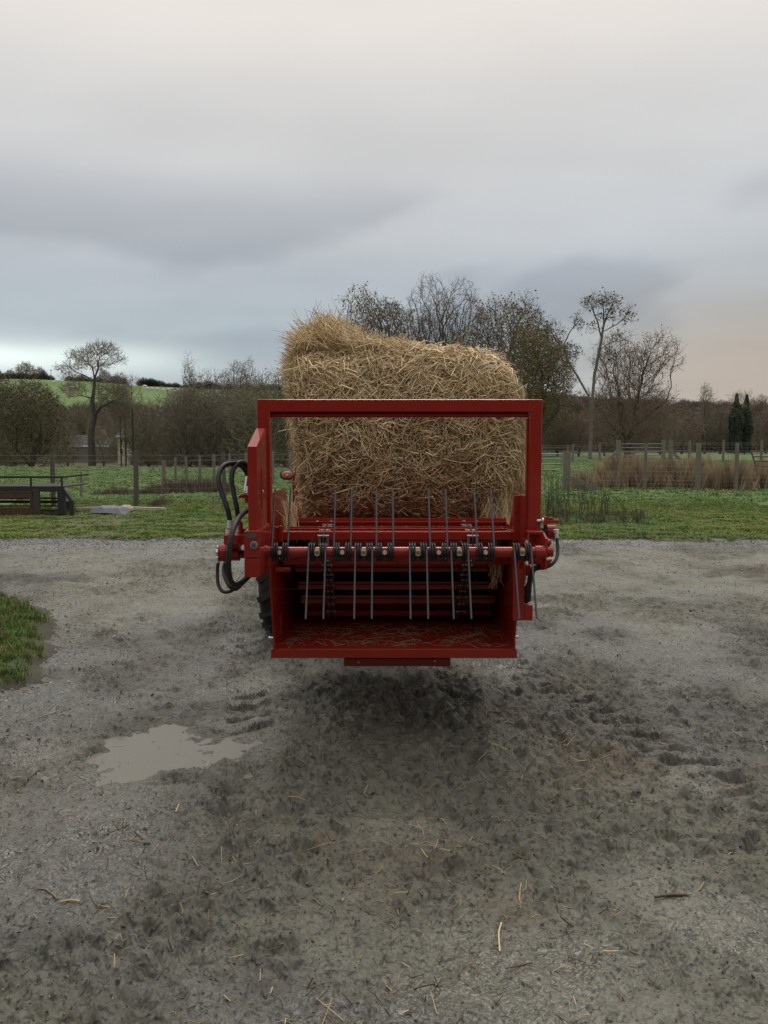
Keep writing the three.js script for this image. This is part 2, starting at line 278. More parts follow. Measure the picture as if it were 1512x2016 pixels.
{
  const R = mulberry(5), tuft = tuftGeo(11, 22, 1, .8), bank = [], verge = [], field = [];
  for (let i = 0; i < 16000; i++) { const x = -8 + 6 * R(), z = -3.2 - 6 * R(), s = bankIn(x, z); if (s < .06 || R() > sstep(0, .4, s) + .25) continue; const h = .035 + .045 * R(), a = fbm(x * 1.7, z * 1.7, 3), dry = R() < .10; bank.push({ p: V(x, bankH(x, z) - .006, z), r: [(R() - .5) * .3, R() * 6.28, (R() - .5) * .3], s: [.05, h, .05], c: dry ? [.24, .20, .09] : [mix(.075, .14, a) * (.7 + .6 * R()), mix(.135, .19, a) * (.75 + .5 * R()), .03] }); }
  for (let i = 0; i < 60000; i++) { const x = -9 + 18 * R(), d = 12 + 9.5 * R() * Math.sqrt(R()) ; if (d < yardEdge(x) + .12 + .4 * R()) continue; const bare = sstep(.52, .64, fbm(x * 0.9 + 31, -d * 1.5 + 3, 4)) * (x < 0 ? .9 : .5) * (1 - sstep(15, 20, d)); if (R() < bare) continue; const a = fbm(x * .8, d * .8, 3), dry = R() < .09, h = (.022 + .035 * R()) * (d > 17 && R() < .12 ? 2.2 : 1); verge.push({ p: V(x, groundH(x, -d) - .01, -d), r: [(R() - .5) * .3, R() * 6.28, (R() - .5) * .3], s: [.075, h, .075], c: dry ? [.27, .23, .11] : [mix(.085, .18, a) * (.75 + .5 * R()), mix(.16, .23, a) * (.8 + .4 * R()), .036] }); }
  for (let i = 0; i < 30000; i++) { const d = 20 + 36 * R(), x = (R() - .5) * d * 1.25; const a = fbm(x * .3, d * .3, 3), dry = R() < .07; field.push({ p: V(x, groundH(x, -d) - .02, -d), r: [(R() - .5) * .3, R() * 6.28, (R() - .5) * .3], s: [.16, .04 + .05 * R(), .16], c: dry ? [.24, .21, .10] : [mix(.08, .125, a) * (.75 + .5 * R()), mix(.165, .215, a) * (.8 + .4 * R()), .042] }); }
  scatter('bank_grass', tuft, bladeMat, bank, scene, 'short green grass growing on the bank at the left edge', 'grass');
  scatter('verge_grass', tuft, bladeMat, verge, scene, 'short green grass of the verge behind the yard', 'grass');
  scatter('field_grass', tuft, bladeMat, field, scene, 'grazed green pasture grass beyond the wire fences', 'grass');
}
function pebbleGeo(seed) { const R = mulberry(seed), g = new THREE.IcosahedronGeometry(1, 1), p = g.attributes.position, m = new Map(); for (let i = 0; i < p.count; i++) { const k = [p.getX(i), p.getY(i), p.getZ(i)].map(q => q.toFixed(3)).join(); if (!m.has(k)) m.set(k, .7 + .5 * R()); const s = m.get(k); p.setXYZ(i, p.getX(i) * s, p.getY(i) * s * .65, p.getZ(i) * s); } g.computeVertexNormals(); return g; }
const stoneMat = new THREE.MeshStandardMaterial({ color: 0xffffff, roughness: .85, flatShading: true });
{
  const R = mulberry(9), gravel = [], crumbs = [];
  const put = (L, x, z, s, c) => L.push({ p: V(x, yardH(x, z) + s * .25, z), r: [R() * 6, R() * 6, R() * 6], s: [s * (.8 + .6 * R()), s * (.6 + .5 * R()), s * (.8 + .6 * R())], c });
  for (let i = 0; i < 9000; i++) { const x = -7.5 + 15 * R(), e = yardEdge(x), d = e + .15 - 1.5 * R() * R(); if (x > 0 && R() < .6) continue; const k = .16 + .2 * R() + (R() < .06 ? .2 : 0); put(gravel, x, -d, .005 + .013 * R() * R(), [k, k * 1.01, k * 1.02]); }
  for (let i = 0; i < 15000; i++) { const d = 5 + 7.3 * Math.sqrt(R()), x = (R() - .5) * d * 1.25; if (fbm(x * .8 + 61, -d * .8 + 29, 4) < .40 + .16 * R() || bankIn(x, -d) > .05) continue; const k = .16 + .14 * R() + (R() < .1 ? .12 : 0); put(gravel, x, -d, .003 + .008 * R() * R(), [k, k * .99, k * .93]); }
  for (let i = 0; i < 12000; i++) { const x = -6.5 + 4.8 * R(), z = -3.4 - 5.8 * R(), s = bankIn(x, z); if (s > .12 || s < -.75 || R() > Math.exp(s * 2.6)) continue; const k = .2 + .2 * R() + (R() < .1 ? .15 : 0); put(gravel, x, z, .0035 + .009 * R() * R(), [k, k * 1.01, k * 1.04]); }
  for (let i = 0; i < 20000; i++) { const d = 1.7 + 6.5 * Math.pow(R(), 1.5), x = (R() - .5) * d * 1.3, r = roughMask(x, -d); if (R() > r * .8 + .12 || Math.hypot(x - PUD[0], -d - PUD[1]) < .55 && R() < .9) continue; const k = .07 + .09 * R() + (R() < .05 ? .16 : 0); put(crumbs, x, -d, .0022 + .006 * R() * R() * R() + (R() < .01 ? .005 : 0), [k * 1.05, k, k * .87]); }
  scatter('gravel', pebbleGeo(3), stoneMat, gravel, scene, 'loose grey gravel along the grassy edges of the yard', 'gravel');
  scatter('mud_crumbs', pebbleGeo(4), stoneMat, crumbs, scene, 'dark crumbs of mud and grit strewn over the yard', 'mud');
}
// ------------------------------------------------------------------ materials of made things
const scuffTile = noiseTex(512, (u, v) => { const n = .4 * tn(u, v, 9, 8) + .35 * tn(u, v, 31, 9) + .25 * tn(u, v, 120, 10), sp = tn(u, v, 90, 11); const k = .86 + .2 * n + (sp > .95 ? .1 : 0); return [k, k, k]; });
const paintRough = noiseTex(512, (u, v) => { const n = .5 * tn(u, v, 7, 12) + .3 * tn(u, v, 40, 13) + .2 * tn(u, v, 140, 14); const k = .45 + .4 * n; return [k, k, k]; });
const RED = new THREE.MeshPhysicalMaterial({ color: lin(.28, .017, .009), specularIntensity: .25, roughness: 1, roughnessMap: rep(paintRough, 2.2), map: rep(scuffTile, 1.7), clearcoat: .7, clearcoatRoughness: .10, bumpMap: rep(paintRough, 9), bumpScale: .0002 });
const BLACKRUB = std([.012, .012, .013], .55, { bumpMap: rep(paintRough, 14), bumpScale: .0004 });
const SPRING = std([.060, .062, .070], .36, { metalness: .4 });
const COIL = std([.018, .018, .02], .42, { metalness: .3 });
const ZINC = std([.72, .73, .74], .34, { metalness: .55 });
const YZINC = std([.74, .63, .40], .45, { metalness: .25 });
const STEEL = std([.26, .25, .24], .42, { metalness: .85, map: rep(scuffTile, 6) });
const GREYPLUG = std([.22, .23, .25], .55);
const RUBBER = std([.022, .022, .023], .85, { map: rep(soilTile, 3), bumpMap: rep(soilTile, 5), bumpScale: .002 });
const DARKSTEEL = std([.02, .02, .022], .6);

// ------------------------------------------------------------------ straw: bent stalks, three sides each
function stalkGeo(bends, kink) {
  const n = bends.length - 1, pos = [], nor = [], idx = [];
  bends.forEach(([x, y, z], i) => { const r = i === 0 || i === n ? .8 : 1; for (let k = 0; k < 3; k++) { const a = k / 3 * 6.2832 + kink; pos.push(x, y + Math.cos(a) * r, z + Math.sin(a) * r); nor.push(0, Math.cos(a), Math.sin(a)); } });
  for (let i = 0; i < n; i++) for (let k = 0; k < 3; k++) { const a = i * 3 + k, b = i * 3 + (k + 1) % 3; idx.push(a, b, a + 3, b, b + 3, a + 3); }
  const g = new THREE.BufferGeometry(); g.setAttribute('position', new THREE.Float32BufferAttribute(pos, 3)); g.setAttribute('normal', new THREE.Float32BufferAttribute(nor, 3)); g.setIndex(idx); return g;
}
const STALKS = [stalkGeo([[-.5, 0, 0], [0, 1, .5], [.5, 0, 0]], 0), stalkGeo([[-.5, -4, 0], [-.1, 3, 2], [.5, -3, 0]], 1), stalkGeo([[-.5, 5, 0], [.18, -6, -3], [.5, 4, 5]], 2), stalkGeo([[-.5, -12, 0], [-.2, 4, 4], [.15, 7, 0], [.5, -9, -6]], .5)];
const strawMat = new THREE.MeshStandardMaterial({ color: 0xffffff, roughness: .62 });
function strawTone(R, dull = 0) { const t = R(), k = (.66 + .54 * R()) * (1 - dull * .45); return t < .18 ? [.42 * k, .28 * k, .14 * k] : t < .45 ? [.86 * k, .71 * k, .46 * k] : [.74 * k, .57 * k, .32 * k]; }
function straws(name, list, parent, label, cat) { const split = [[], [], [], []]; list.forEach((it, i) => split[i % 4].push(it)); split.forEach((l, i) => scatter(name, STALKS[i], strawMat, l, parent, label, cat)); }
const qAlong = d => new THREE.Quaternion().setFromUnitVectors(V(1, 0, 0), d);

// ------------------------------------------------------------------ the bale feeder
const MB = [0.065, .46, -4.4];
const feeder = thing('bale_feeder', MB, 'bright red bale feeder with black spring tines carrying the straw bale', 'bale feeder');
const P = (n, g, m = RED, par = feeder) => part(n, g, m, par);
{
  const DF = 3.5, w = .05, xl = at(507, 800, DF).x, xr = at(1067, 800, DF).x, yt = at(756, 787, DF).y, yl = at(756, 1040, DF).y, e = .0012;
  // portal frame, mitred at the corners
  P('frame_top_bar', plate([[xl + e, yt], [xr - e, yt], [xr - w - e, yt - w], [xl + w + e, yt - w]], w, 'z', -DF - w, .003));
  P('frame_upright', plate([[xl, yt - e], [xl + w, yt - w - e], [xl + w, yl], [xl, yl]], w, 'z', -DF - w, .003));
  P('frame_upright', plate([[xr, yt - e], [xr, yl - .02], [xr - w, yl - .02], [xr - w, yt - w - e]], w, 'z', -DF - w, .003));
  P('frame_inner_tube', cyl(V(xl + w - .002, yt - w - .013, -DF - .03), V(xr - w - .006, yt - w - .013, -DF - .03), .0125, .0125, 20));
  P('frame_inner_strip', box(xr - w - .010, xr - w - .001, yl - .05, yt - w - .03, -DF - .047, -DF - .02, .001));
  P('weld_seam', hoseG([0, .25, .5, .75, 1].map(t => V(mix(xr - w, xr - .001, t), mix(yt - w, yt - .001, t), -DF + .003)), .0022, 12, 6));
  P('weld_seam', hoseG([0, .25, .5, .75, 1].map(t => V(mix(xl + w, xl + .001, t), mix(yt - w, yt - .001, t), -DF + .002)), .0014, 12, 6));

  // guard over the drive chain, left
  const g0 = at(489, 960, 3.2).x, g1 = at(506, 960, 3.2).x, gy0 = at(489, 1046, 3.2).y, gy1 = at(489, 880, 3.2).y, gy2 = at(507, 844, 3.43).y;
  P('chain_guard', plate([[-3.2, gy0], [-3.2, gy1], [-3.43, gy2], [-3.46, gy2], [-3.46, gy0]], g1 - g0, 'x', g0, .002));
  const sc = at(506, 968, 3.3); P('guard_bolt', cyl(V(g1, sc.y, -3.32), V(g1 + .008, sc.y, -3.32), .007, .007, 6), ZINC);
  P('guard_lip', box(g1 + .001, g1 + .006, at(1, 1000, 3.3).y, at(1, 922, 3.3).y, -3.34, -3.30, .001));
  const gc = P('gear_case', [bx(480, 1045, 512, 1099, 3.15, .26, .004), bx(481, 1099.6, 511.5, 1137, 3.152, .25, .004)]);
  { // oval oil label and sight plug on the gear case
    const cv = document.createElement('canvas'); cv.width = 256; cv.height = 128; const c = cv.getContext('2d');
    c.fillStyle = '#5d605f'; c.fillRect(0, 0, 256, 128); c.strokeStyle = '#2a1512'; c.lineWidth = 9; c.beginPath(); c.ellipse(128, 64, 121, 58, 0, 0, 7); c.stroke();
    c.fillStyle = '#0b0b0b'; c.strokeStyle = '#0b0b0b'; c.lineWidth = 9; c.lineJoin = 'round';
    c.beginPath(); c.moveTo(84, 48); c.lineTo(150, 48); c.lineTo(164, 62); c.lineTo(206, 38); c.lineTo(158, 92); c.lineTo(92, 92); c.closePath(); c.stroke();
    c.beginPath(); c.moveTo(84, 58); c.lineTo(52, 44); c.lineTo(44, 62); c.lineTo(84, 76); c.stroke(); c.fillRect(106, 30, 26, 14); c.fillRect(112, 40, 12, 12);
    c.beginPath(); c.moveTo(222, 58); c.quadraticCurveTo(236, 84, 222, 88); c.quadraticCurveTo(208, 84, 222, 58); c.fill();
    const t = new THREE.CanvasTexture(cv); t.colorSpace = THREE.SRGBColorSpace;
    const a = at(483, 1054, 3.15), b = at(507, 1054, 3.15), cx = (a.x + b.x) / 2, rx = (b.x - a.x) / 2, g = new THREE.CircleGeometry(1, 36); g.scale(rx, rx * .5, 1); g.translate(cx, a.y, -3.148);
    part('oil_label', g, new THREE.MeshStandardMaterial({ map: t, roughness: .5 }), gc, true);
    const p = at(500, 1073, 3.15); P('sight_plug', [cyl(V(p.x, p.y, -3.151), V(p.x, p.y, -3.143), .0158, .0145, 28)], GREYPLUG, gc); P('plug_glass', cyl(V(p.x, p.y, -3.146), V(p.x, p.y, -3.139), .009, .008, 20), std([.07, .08, .10], .2), gc);
  }
  // bearing plates either side of the rotor
  const bl = P('bearing_plate', [bx(506, 1033, 531, 1128, 3.41, .014), bx(509, 1031, 529, 1037, 3.40, .03)]);
  const br = P('bearing_plate', [bx(1041, 1046, 1070, 1112, 3.45, .014), bx(1040, 1046, 1072, 1052, 3.40, .06)]);
  for (const [u, v, d, par] of [[514, 1066, 3.41, bl], [514, 1108, 3.41, bl], [518, 1062, 3.41, bl], [1058, 1063, 3.45, br], [1058, 1103, 3.45, br]]) { const q = at(u, v, d); P('bolt', cyl(V(q.x, q.y, -d), V(q.x, q.y, -d + .014), .009, .009, 6), RED, par); }

  // ---- tine rotor
  const ra = at(756, 1087, 3.32), ry = ra.y, rz = ra.z, ux = u => at(u, 1087, 3.32).x, RR = .0232;
  P('rotor_shaft', cyl(V(ux(500), ry, rz), V(ux(1072), ry, rz), RR, RR, 28));
  P('rotor_hub', [cyl(V(ux(513), ry, rz), V(ux(528), ry, rz), .029, .029, 24), cyl(V(ux(528), ry, rz), V(ux(532), ry, rz), .025, .025, 24)]);
  P('rotor_hub', [cyl(V(ux(1053), ry, rz), V(ux(1072), ry, rz), .029, .029, 24)]);
  const al = .50, R = .036, wr = .0043;
  function spring(ua, ub, up, len) {
    const xa = ux(ua), xb = ux(ub), geos = [], dy = Math.cos(al) * (up ? 1 : -1), dz = -Math.sin(al) * (up ? 1 : -1), th0 = Math.atan2(Math.cos(al), Math.sin(al));   // angle from +y towards +z
    for (const [x0, dir] of [[xa, 1], [xb, -1]]) {
      const turns = 2.6, pts = []; for (let i = 0; i <= turns * 18; i++) { const t = i / 18, a = th0 + (up ? 1 : -1) * t * 6.2832; pts.push(V(x0 + dir * t * .0105, ry + R * Math.cos(a), rz + R * Math.sin(a))); }
      geos.push(new THREE.TubeGeometry(new THREE.CatmullRomCurve3(pts), turns * 20, wr, 7));
      const s = pts[0], e = V(s.x, s.y + dy * len, s.z + dz * len); geos.push(cyl(s, e, wr, wr, 10)); s.x = x0;
    }
    const tines = [geos[1], geos[3]], t = P('spring_tine', tines, SPRING); P('coil', [geos[0], geos[2]], COIL, t);
    const xm = (xa + xb) / 2; P('coil_loop', hoseG([V(xa + .03, ry - .012, rz + .03), V(xm - .012, ry - .027, rz + .02), V(xm + .012, ry - .027, rz + .02), V(xb - .03, ry - .012, rz + .03)], wr, 14, 7), COIL, t);
    if (up) { P('bolt', [cyl(V(xm, ry + .003, rz + RR - .002), V(xm, ry + .003, rz + RR + .011), .0098, .0098, 6)], ZINC, t); P('clamp', box(xm - .016, xm + .016, ry - .02, ry + .021, rz + .015, rz + RR + .002, .004), RED, t); }
    else { P('washer', cyl(V(xm, ry + .004, rz + RR + .004), V(xm, ry + .004, rz + RR + .0085), .0162, .0162, 28), YZINC, t); P('nut', [cyl(V(xm, ry + .004, rz + RR + .008), V(xm, ry + .004, rz + RR + .018), .0078, .0078, 6), cyl(V(xm, ry + .004, rz + RR + .018), V(xm, ry + .004, rz + RR + .026), .0042, .0038, 10)], STEEL, t); }
  }
  for (const [a, b] of [[537, 568], [658, 691], [741, 774], [846, 880], [938, 971]]) spring(a, b, true, .275);
  for (const [a, b] of [[609, 642], [700, 733], [806, 839], [887, 920], [1010, 1043]]) spring(a, b, false, .30);

  // ---- conveyor: angle-iron slats on two chains that run over the front beam
  const sx = .075, SL = .55;
  function slat(v0, v1, d, ex0 = 0, ex1 = 0) { const y1 = at(756, v0, d).y, y0 = at(756, v1, d).y; return P('conveyor_slat', [box(sx - SL + ex0, sx + SL - ex1, y0, y1, -d - .006, -d, .0015), box(sx - SL + ex0, sx + SL - ex1, (y0 + y1) / 2, (y0 + y1) / 2 + .006, -d - .001, -d + .022, .0015)]); }
  const s1 = slat(1020, 1037, 4.05); slat(1037, 1047, 3.78, .02, .04); slat(1062, 1075, 3.72, .14, .1); slat(1112, 1126, 4.06, .02, .02); slat(1145, 1160, 4.14, .025, .025); slat(1172, 1188, 4.22, .03, .03); slat(1203, 1213, 4.28, .04, .04);
  P('front_roller', cyl(V(sx - SL + .02, at(1, 1193, 4.5).y, -4.53), V(sx + SL - .02, at(1, 1193, 4.5).y, -4.53), .05, .05, 24));
  for (const u of [625, 652, 913, 938]) { const q = at(u, 1029, 4.05); P('slat_bolt', cyl(V(q.x, q.y + .002, -4.04), V(q.x, q.y + .012, -4.04), .007, .007, 6), ZINC, s1); }
  P('front_beam', [bx(556, 1046.5, 1030, 1063, 3.66, .05, .004)]);
  P('beam_end', [bx(540, 1037, 557, 1068, 3.64, .02), bx(548, 1035, 556, 1066, 3.63, .012)]);
  P('lower_beam', [bx(557, 1096, 1002, 1112, 3.92, .04, .004)]);
  const chainPath = [[3.95, 1.112], [3.80, 1.108], [3.68, 1.10], [3.635, 1.075], [3.64, 1.03], [3.70, .985], [3.82, .93], [3.93, .86], [4.03, .78], [4.11, .70], [4.17, .62], [4.2, .56]];
  for (const cu of [637, 930]) {
    const x = at(cu, 1050, 3.66).x, curve = new THREE.CatmullRomCurve3(chainPath.map(([d, h]) => V(x, h, -d))), L = curve.getLength(), n = Math.round(L / .052), links = [];
    const ch = P('conveyor_chain', hoseG(curve.getSpacedPoints(20), .003, 60, 6), DARKSTEEL);
    for (let i = 0; i < n; i++) {
      const a = curve.getPointAt(i / n), b = curve.getPointAt((i + .9) / n), d = b.clone().sub(a).normalize(), o = V(0, -d.z, d.y).normalize().multiplyScalar(.012); const hw = i % 2 ? .014 : .019;
      P('chain_link', [bar(V(x - hw, a.y, a.z).add(o), V(x - hw, b.y, b.z).add(o), .006, .013), bar(V(x + hw, a.y, a.z).add(o), V(x + hw, b.y, b.z).add(o), .006, .013), cyl(V(x - hw - .007, a.y, a.z).add(o), V(x + hw + .007, a.y, a.z).add(o), .0062, .0062, 8)], STEEL, ch);
    }
  }
  // straight stalk guides seen between the slats
  for (const [u, v0, v1, d] of [[785, 1096, 1111, 3.9], [963, 1098, 1116, 3.88], [845, 1126, 1146, 4.2], [878, 1160, 1172, 4.3], [690, 1160, 1172, 4.3]]) { const a = at(u, v0, d), b = at(u, v1, d); P('slat_web', box(a.x - .003, a.x + .003, b.y, a.y, -d - .03, -d, .001)); }

  // ---- side plates, bed, tray
  const XL = -.522, XR = .620;
  const yTop = 1.272, tray = at(756, 1278, 3.75).y, lipB = at(756, 1296, 3.75).y;
  const side = [[-3.52, yTop], [-3.52, 1.0], [-3.63, .93], [-3.745, tray + .06], [-3.745, tray], [-5.35, tray], [-5.35, yTop]];
  const plateL = [...side.slice(0, 6), [-5.35, 1.12], [-4.4, 1.12], [-4.2, yTop]], plateR = [...side.slice(0, 6), [-5.35, 1.10], [-3.92, 1.10], [-3.78, yTop]];
  P('side_plate', plate(plateL, .008, 'x', XL - .008, .001)); P('side_plate', plate(plateR, .008, 'x', XR, .001));
  P('bed_plate', [box(XL + .002, XR - .002, 1.045, 1.053, -5.33, -3.86, .001)]);
  P('tray_floor', box(XL, XR, tray - .008, tray - .001, -5.34, -3.765, .001));
  P('tray_lip', [bx(533, 1278, 1018, 1296, 3.75, .012, .004)]);
  P('rear_sheet', box(XL + .002, XR - .002, tray, 1.30, -5.36, -5.345, .001));
  P('tray_brace', [bx(550, 1211, 554, 1250, 3.95, .05, .002)]);
  P('inner_flange', bx(541, 1118, 572, 1126, 3.72, .012, .002));
  for (const [u, v, d] of [[534, 1256, 3.78], [1016, 1254, 3.78]]) { const q = at(u, v, d), s = u < 756 ? -1 : 1; P('tray_bolt', [cyl(V(q.x - s * .01, q.y, q.z), V(q.x + s * .012, q.y, q.z), .006, .006, 6), cyl(V(q.x + s * .006, q.y, q.z), V(q.x + s * .010, q.y, q.z), .009, .009, 14)], ZINC); }
  const lb = P('lower_bracket', [bx(677, 1296.6, 887, 1312, 3.86, .14, .003)]);
  for (const [u, v] of [[706, 1303], [856, 1301]]) { const q = at(u, v, 3.86); P('bolt', cyl(V(q.x, q.y, -3.862), V(q.x, q.y, -3.852), .004, .004, 8), ZINC, lb); }
  // right-hand flange with its stepped foot
  P('side_flange', [bx(1010, 1098, 1033, 1222, 3.62, .014, .003)]); P('flange_foot', [bx(1033, 1191, 1049, 1222, 3.62, .06, .003)]);
  P('hinge_panel', [bx(1012, 975, 1036, 1064, 3.62, .010, .002)]); for (const [u, v] of [[1015, 1005], [1034, 1006]]) { const q = at(u, v, 3.62); P('panel_bolt', cyl(V(q.x, q.y, -3.62), V(q.x, q.y, -3.61), .006, .006, 6)); }
  P('corner_gusset', plate([[at(1000, 1047, 3.70).x, at(1, 1047, 3.7).y], [at(1040, 1047, 3.7).x, at(1, 1047, 3.7).y], [at(1040, 1064, 3.7).x, at(1, 1064, 3.7).y]], .006, 'z', -3.71, .001));

  // ---- rear frame behind the bale
  const rf = -5.42; P('rear_upright', box(at(574, 850, 5.4).x, at(586, 850, 5.4).x, .9, at(1, 745, 5.4).y, rf - .06, rf, .004)); P('rear_upright', box(.56, .62, .9, 1.9, rf - .06, rf, .004));
  P('rear_crossbar', [box(-.56, .56, 1.30, 1.36, rf - .055, rf - .005, .004), box(-.56, .56, .92, .98, rf - .055, rf - .005, .004)]);
  const k0 = at(876, 694, 5.2), k1 = at(904, 684, 5.16); P('top_hook', [hoseG([V(.40, 1.34, -5.45), V(.40, 1.9, -5.5), V(k0.x - .03, k0.y + .0, -5.35), k0, k1], .026, 40, 14), cyl(k1.clone().lerp(k0, .3), k1.clone().add(V(.006, .003, 0)), .033, .033, 16)]);

  // ---- hydraulics, left
  const vb = P('valve_block', [bx(440, 1053, 481, 1073, 3.22, .14, .004), bx(446, 1072, 470, 1080, 3.26, .08, .003)]);
  const pp = at(467, 1060, 3.22); P('port_plug', cyl(V(pp.x, pp.y, -3.22), V(pp.x, pp.y, -3.214), .0075, .0075, 16), RED, vb);
  for (const [u, v, h] of [[452, 1046, .022], [478, 1046, .02]]) { const q = at(u, v, 3.29); P('port_boss', cyl(V(q.x, q.y - .012, q.z), V(q.x, q.y + h * .6, q.z), .014, .014, 16), RED, vb); }
  const tap = at(468, 1046, 3.26); P('relief_valve', [cyl(V(tap.x + .012, tap.y - .01, -3.26), V(tap.x + .012, tap.y + .04, -3.26), .011, .009, 6)], RED, vb);
  const mz = -3.32, my = at(1, 1088, 3.32).y, mu = u => at(u, 1088, 3.32).x;
  const mo = P('hydraulic_motor', [cyl(V(mu(432), my, mz), V(mu(446), my, mz), .0365, .0365, 28), cyl(V(mu(446), my, mz), V(mu(449), my, mz), .030, .030, 24), cyl(V(mu(449), my, mz), V(mu(472), my, mz), .034, .034, 28), cyl(V(mu(470), my - .006, mz), V(mu(484), my - .006, mz), .018, .018, 16)]);
  for (let k = 0; k < 6; k++) { const a = k / 6 * 6.283 + .3; P('motor_bolt', cyl(V(mu(432) - .008, my + Math.cos(a) * .026, mz + Math.sin(a) * .026), V(mu(432) + .002, my + Math.cos(a) * .026, mz + Math.sin(a) * .026), .006, .006, 6), ZINC, mo); }
  const fit = (a, b, r, par) => P('hose_fitting', [cyl(a, b, r, r, 14), cyl(a.clone().lerp(b, -.15), a.clone().lerp(b, .22), r * 1.55, r * 1.55, 6)], ZINC, par);
  function hose(pts, r, ends = []) { const h = P('hydraulic_hose', hoseG(pts, r, 70, 12), BLACKRUB); for (const [a, b] of ends) fit(a, b, r * 1.12, h); return h; }
  hose([at(453, 1026, 3.29), at(447, 1000, 3.29), at(436, 970, 3.31), at(430, 940, 3.33), at(438, 919, 3.37), at(455, 912, 3.42), at(474, 916, 3.47), at(487, 934, 3.5), at(492, 962, 3.52)], .0105, [[at(452, 1047, 3.29), at(453, 1024, 3.29)]]);
  hose([at(469, 1020, 3.36), at(466, 1000, 3.36), at(459, 965, 3.38), at(456, 938, 3.4), at(462, 919, 3.43), at(474, 910, 3.47), at(486, 916, 3.5), at(493, 940, 3.53)], .0105, [[at(470, 1040, 3.36), at(469, 1018, 3.36)]]);
  hose([at(496, 1001, 3.44), at(482, 1008, 3.34), at(468, 1024, 3.2), at(457, 1050, 3.12), at(451, 1085, 3.1), at(450, 1115, 3.11), at(454, 1142, 3.14), at(462, 1151, 3.18), at(473, 1148, 3.22), at(486, 1136, 3.3), at(500, 1122, 3.4)], .0108);
  hose([at(446, 1104, 3.36), at(442, 1120, 3.32), at(446, 1140, 3.28), at(456, 1156, 3.26), at(464, 1158, 3.28), at(478, 1146, 3.33), at(494, 1130, 3.42)], .0115);
  hose([at(429, 1106, 3.33), at(428, 1130, 3.32), at(430, 1152, 3.3), at(440, 1165, 3.28), at(454, 1164, 3.28), at(468, 1152, 3.3), at(486, 1139, 3.36), at(500, 1128, 3.45)], .0072, [[at(428, 1086, 3.33), at(429, 1112, 3.33)]]);
  P('hose_clip', [bar(at(463, 1144, 3.17), at(471, 1137, 3.2), .006, .006), bar(at(458, 1153, 3.18), at(466, 1147, 3.2), .006, .006)], ZINC);
  const sp = P('check_valve', [cyl(at(476, 976, 3.42), at(486, 974, 3.42), .011, .011, 12), cyl(at(471, 978, 3.42), at(477, 976, 3.42), .007, .007, 10), cyl(at(485, 975, 3.42), at(488, 990, 3.42), .012, .012, 12)]); P('valve_pipe', [cyl(at(482, 968, 3.42), at(486, 938, 3.45), .0055, .0055, 10), cyl(at(486, 972, 3.42), at(487, 958, 3.43), .008, .008, 6)], ZINC, sp);
  // ---- hydraulics, right
  const qz = -3.36, qy = at(1, 1086, 3.36).y, qu = u => at(u, 1086, 3.36).x;
  const fl = P('motor_flange', plate([[-3.30, qy + .062], [-3.30, qy - .066], [-3.38, qy - .082], [-3.42, qy - .05], [-3.42, qy + .05], [-3.36, qy + .08]], .008, 'x', qu(1068), .001));
  const rm = P('hydraulic_motor', [cyl(V(qu(1071), qy, qz), V(qu(1079), qy, qz), .036, .033, 24), cyl(V(qu(1079), qy, qz), V(qu(1088), qy, qz), .026, .022, 20)]);
  for (let k = 0; k < 7; k++) { const a = k / 7 * 6.283 + .45, y = qy + Math.cos(a) * .046, z = qz + Math.sin(a) * .046; P('motor_lobe', [cyl(V(qu(1069), y, z), V(qu(1080), y, z), .0155, .0155, 14), cyl(V(qu(1080), y, z), V(qu(1083), y, z), .012, .008, 14)], RED, rm); }
  const yf = at(1077, 1101, 3.3); P('grease_nipple', [cyl(yf, yf.clone().add(V(.014, .004, .006)), .0065, .0065, 6), cyl(yf.clone().add(V(.013, .003, .006)), yf.clone().add(V(.024, .002, .008)), .0045, .003, 8)], YZINC, rm);
  const uz = -3.55, uy = at(1, 1047, 3.55).y, uu = u => at(u, 1047, 3.55).x;
  const um = P('conveyor_motor', [cyl(V(uu(1076), uy, uz), V(uu(1093), uy, uz), .032, .032, 26), cyl(V(uu(1093), uy - .004, uz), V(uu(1096), uy - .004, uz), .02, .02, 16)]); P('motor_coupling', [cyl(V(uu(1062), uy + .002, uz), V(uu(1070), uy + .002, uz), .022, .022, 18), cyl(V(uu(1070), uy + .002, uz), V(uu(1076), uy + .002, uz), .027, .027, 18)], DARKSTEEL, um);
  const vy = at(1, 1024, 3.52).y; P('control_valve', [cyl(at(1063, 1025, 3.5), at(1096, 1026, 3.5), .009, .009, 12), cyl(at(1090, 1026, 3.5), at(1099, 1026, 3.5), .012, .011, 14), bx(1067, 1018, 1080, 1021, 3.49, .03, .001), bx(1069, 1021, 1081, 1031, 3.49, .03, .003), bx(1081, 1020, 1090, 1022, 3.49, .02, .001), cyl(at(1074, 1031, 3.52), at(1074, 1040, 3.54), .008, .008, 10)]);
  P('valve_stem', [cyl(at(1057, 1025, 3.49), at(1065, 1025, 3.49), .006, .006, 8), cyl(at(1067, 1024, 3.48), at(1070, 1024, 3.48), .010, .010, 12)], ZINC);
  hose([at(1096, 1058, 3.5), at(1098, 1078, 3.48), at(1097, 1095, 3.45), at(1090, 1108, 3.42), at(1078, 1116, 3.42), at(1062, 1119, 3.45), at(1050, 1124, 3.5), at(1044, 1140, 3.55), at(1040, 1170, 3.6)], .0075, [[at(1095, 1045, 3.5), at(1096, 1062, 3.5)]]);
  hose([at(1066, 1116, 3.44), at(1054, 1118, 3.5), at(1046, 1130, 3.55), at(1042, 1152, 3.58), at(1040, 1182, 3.62)], .0125);
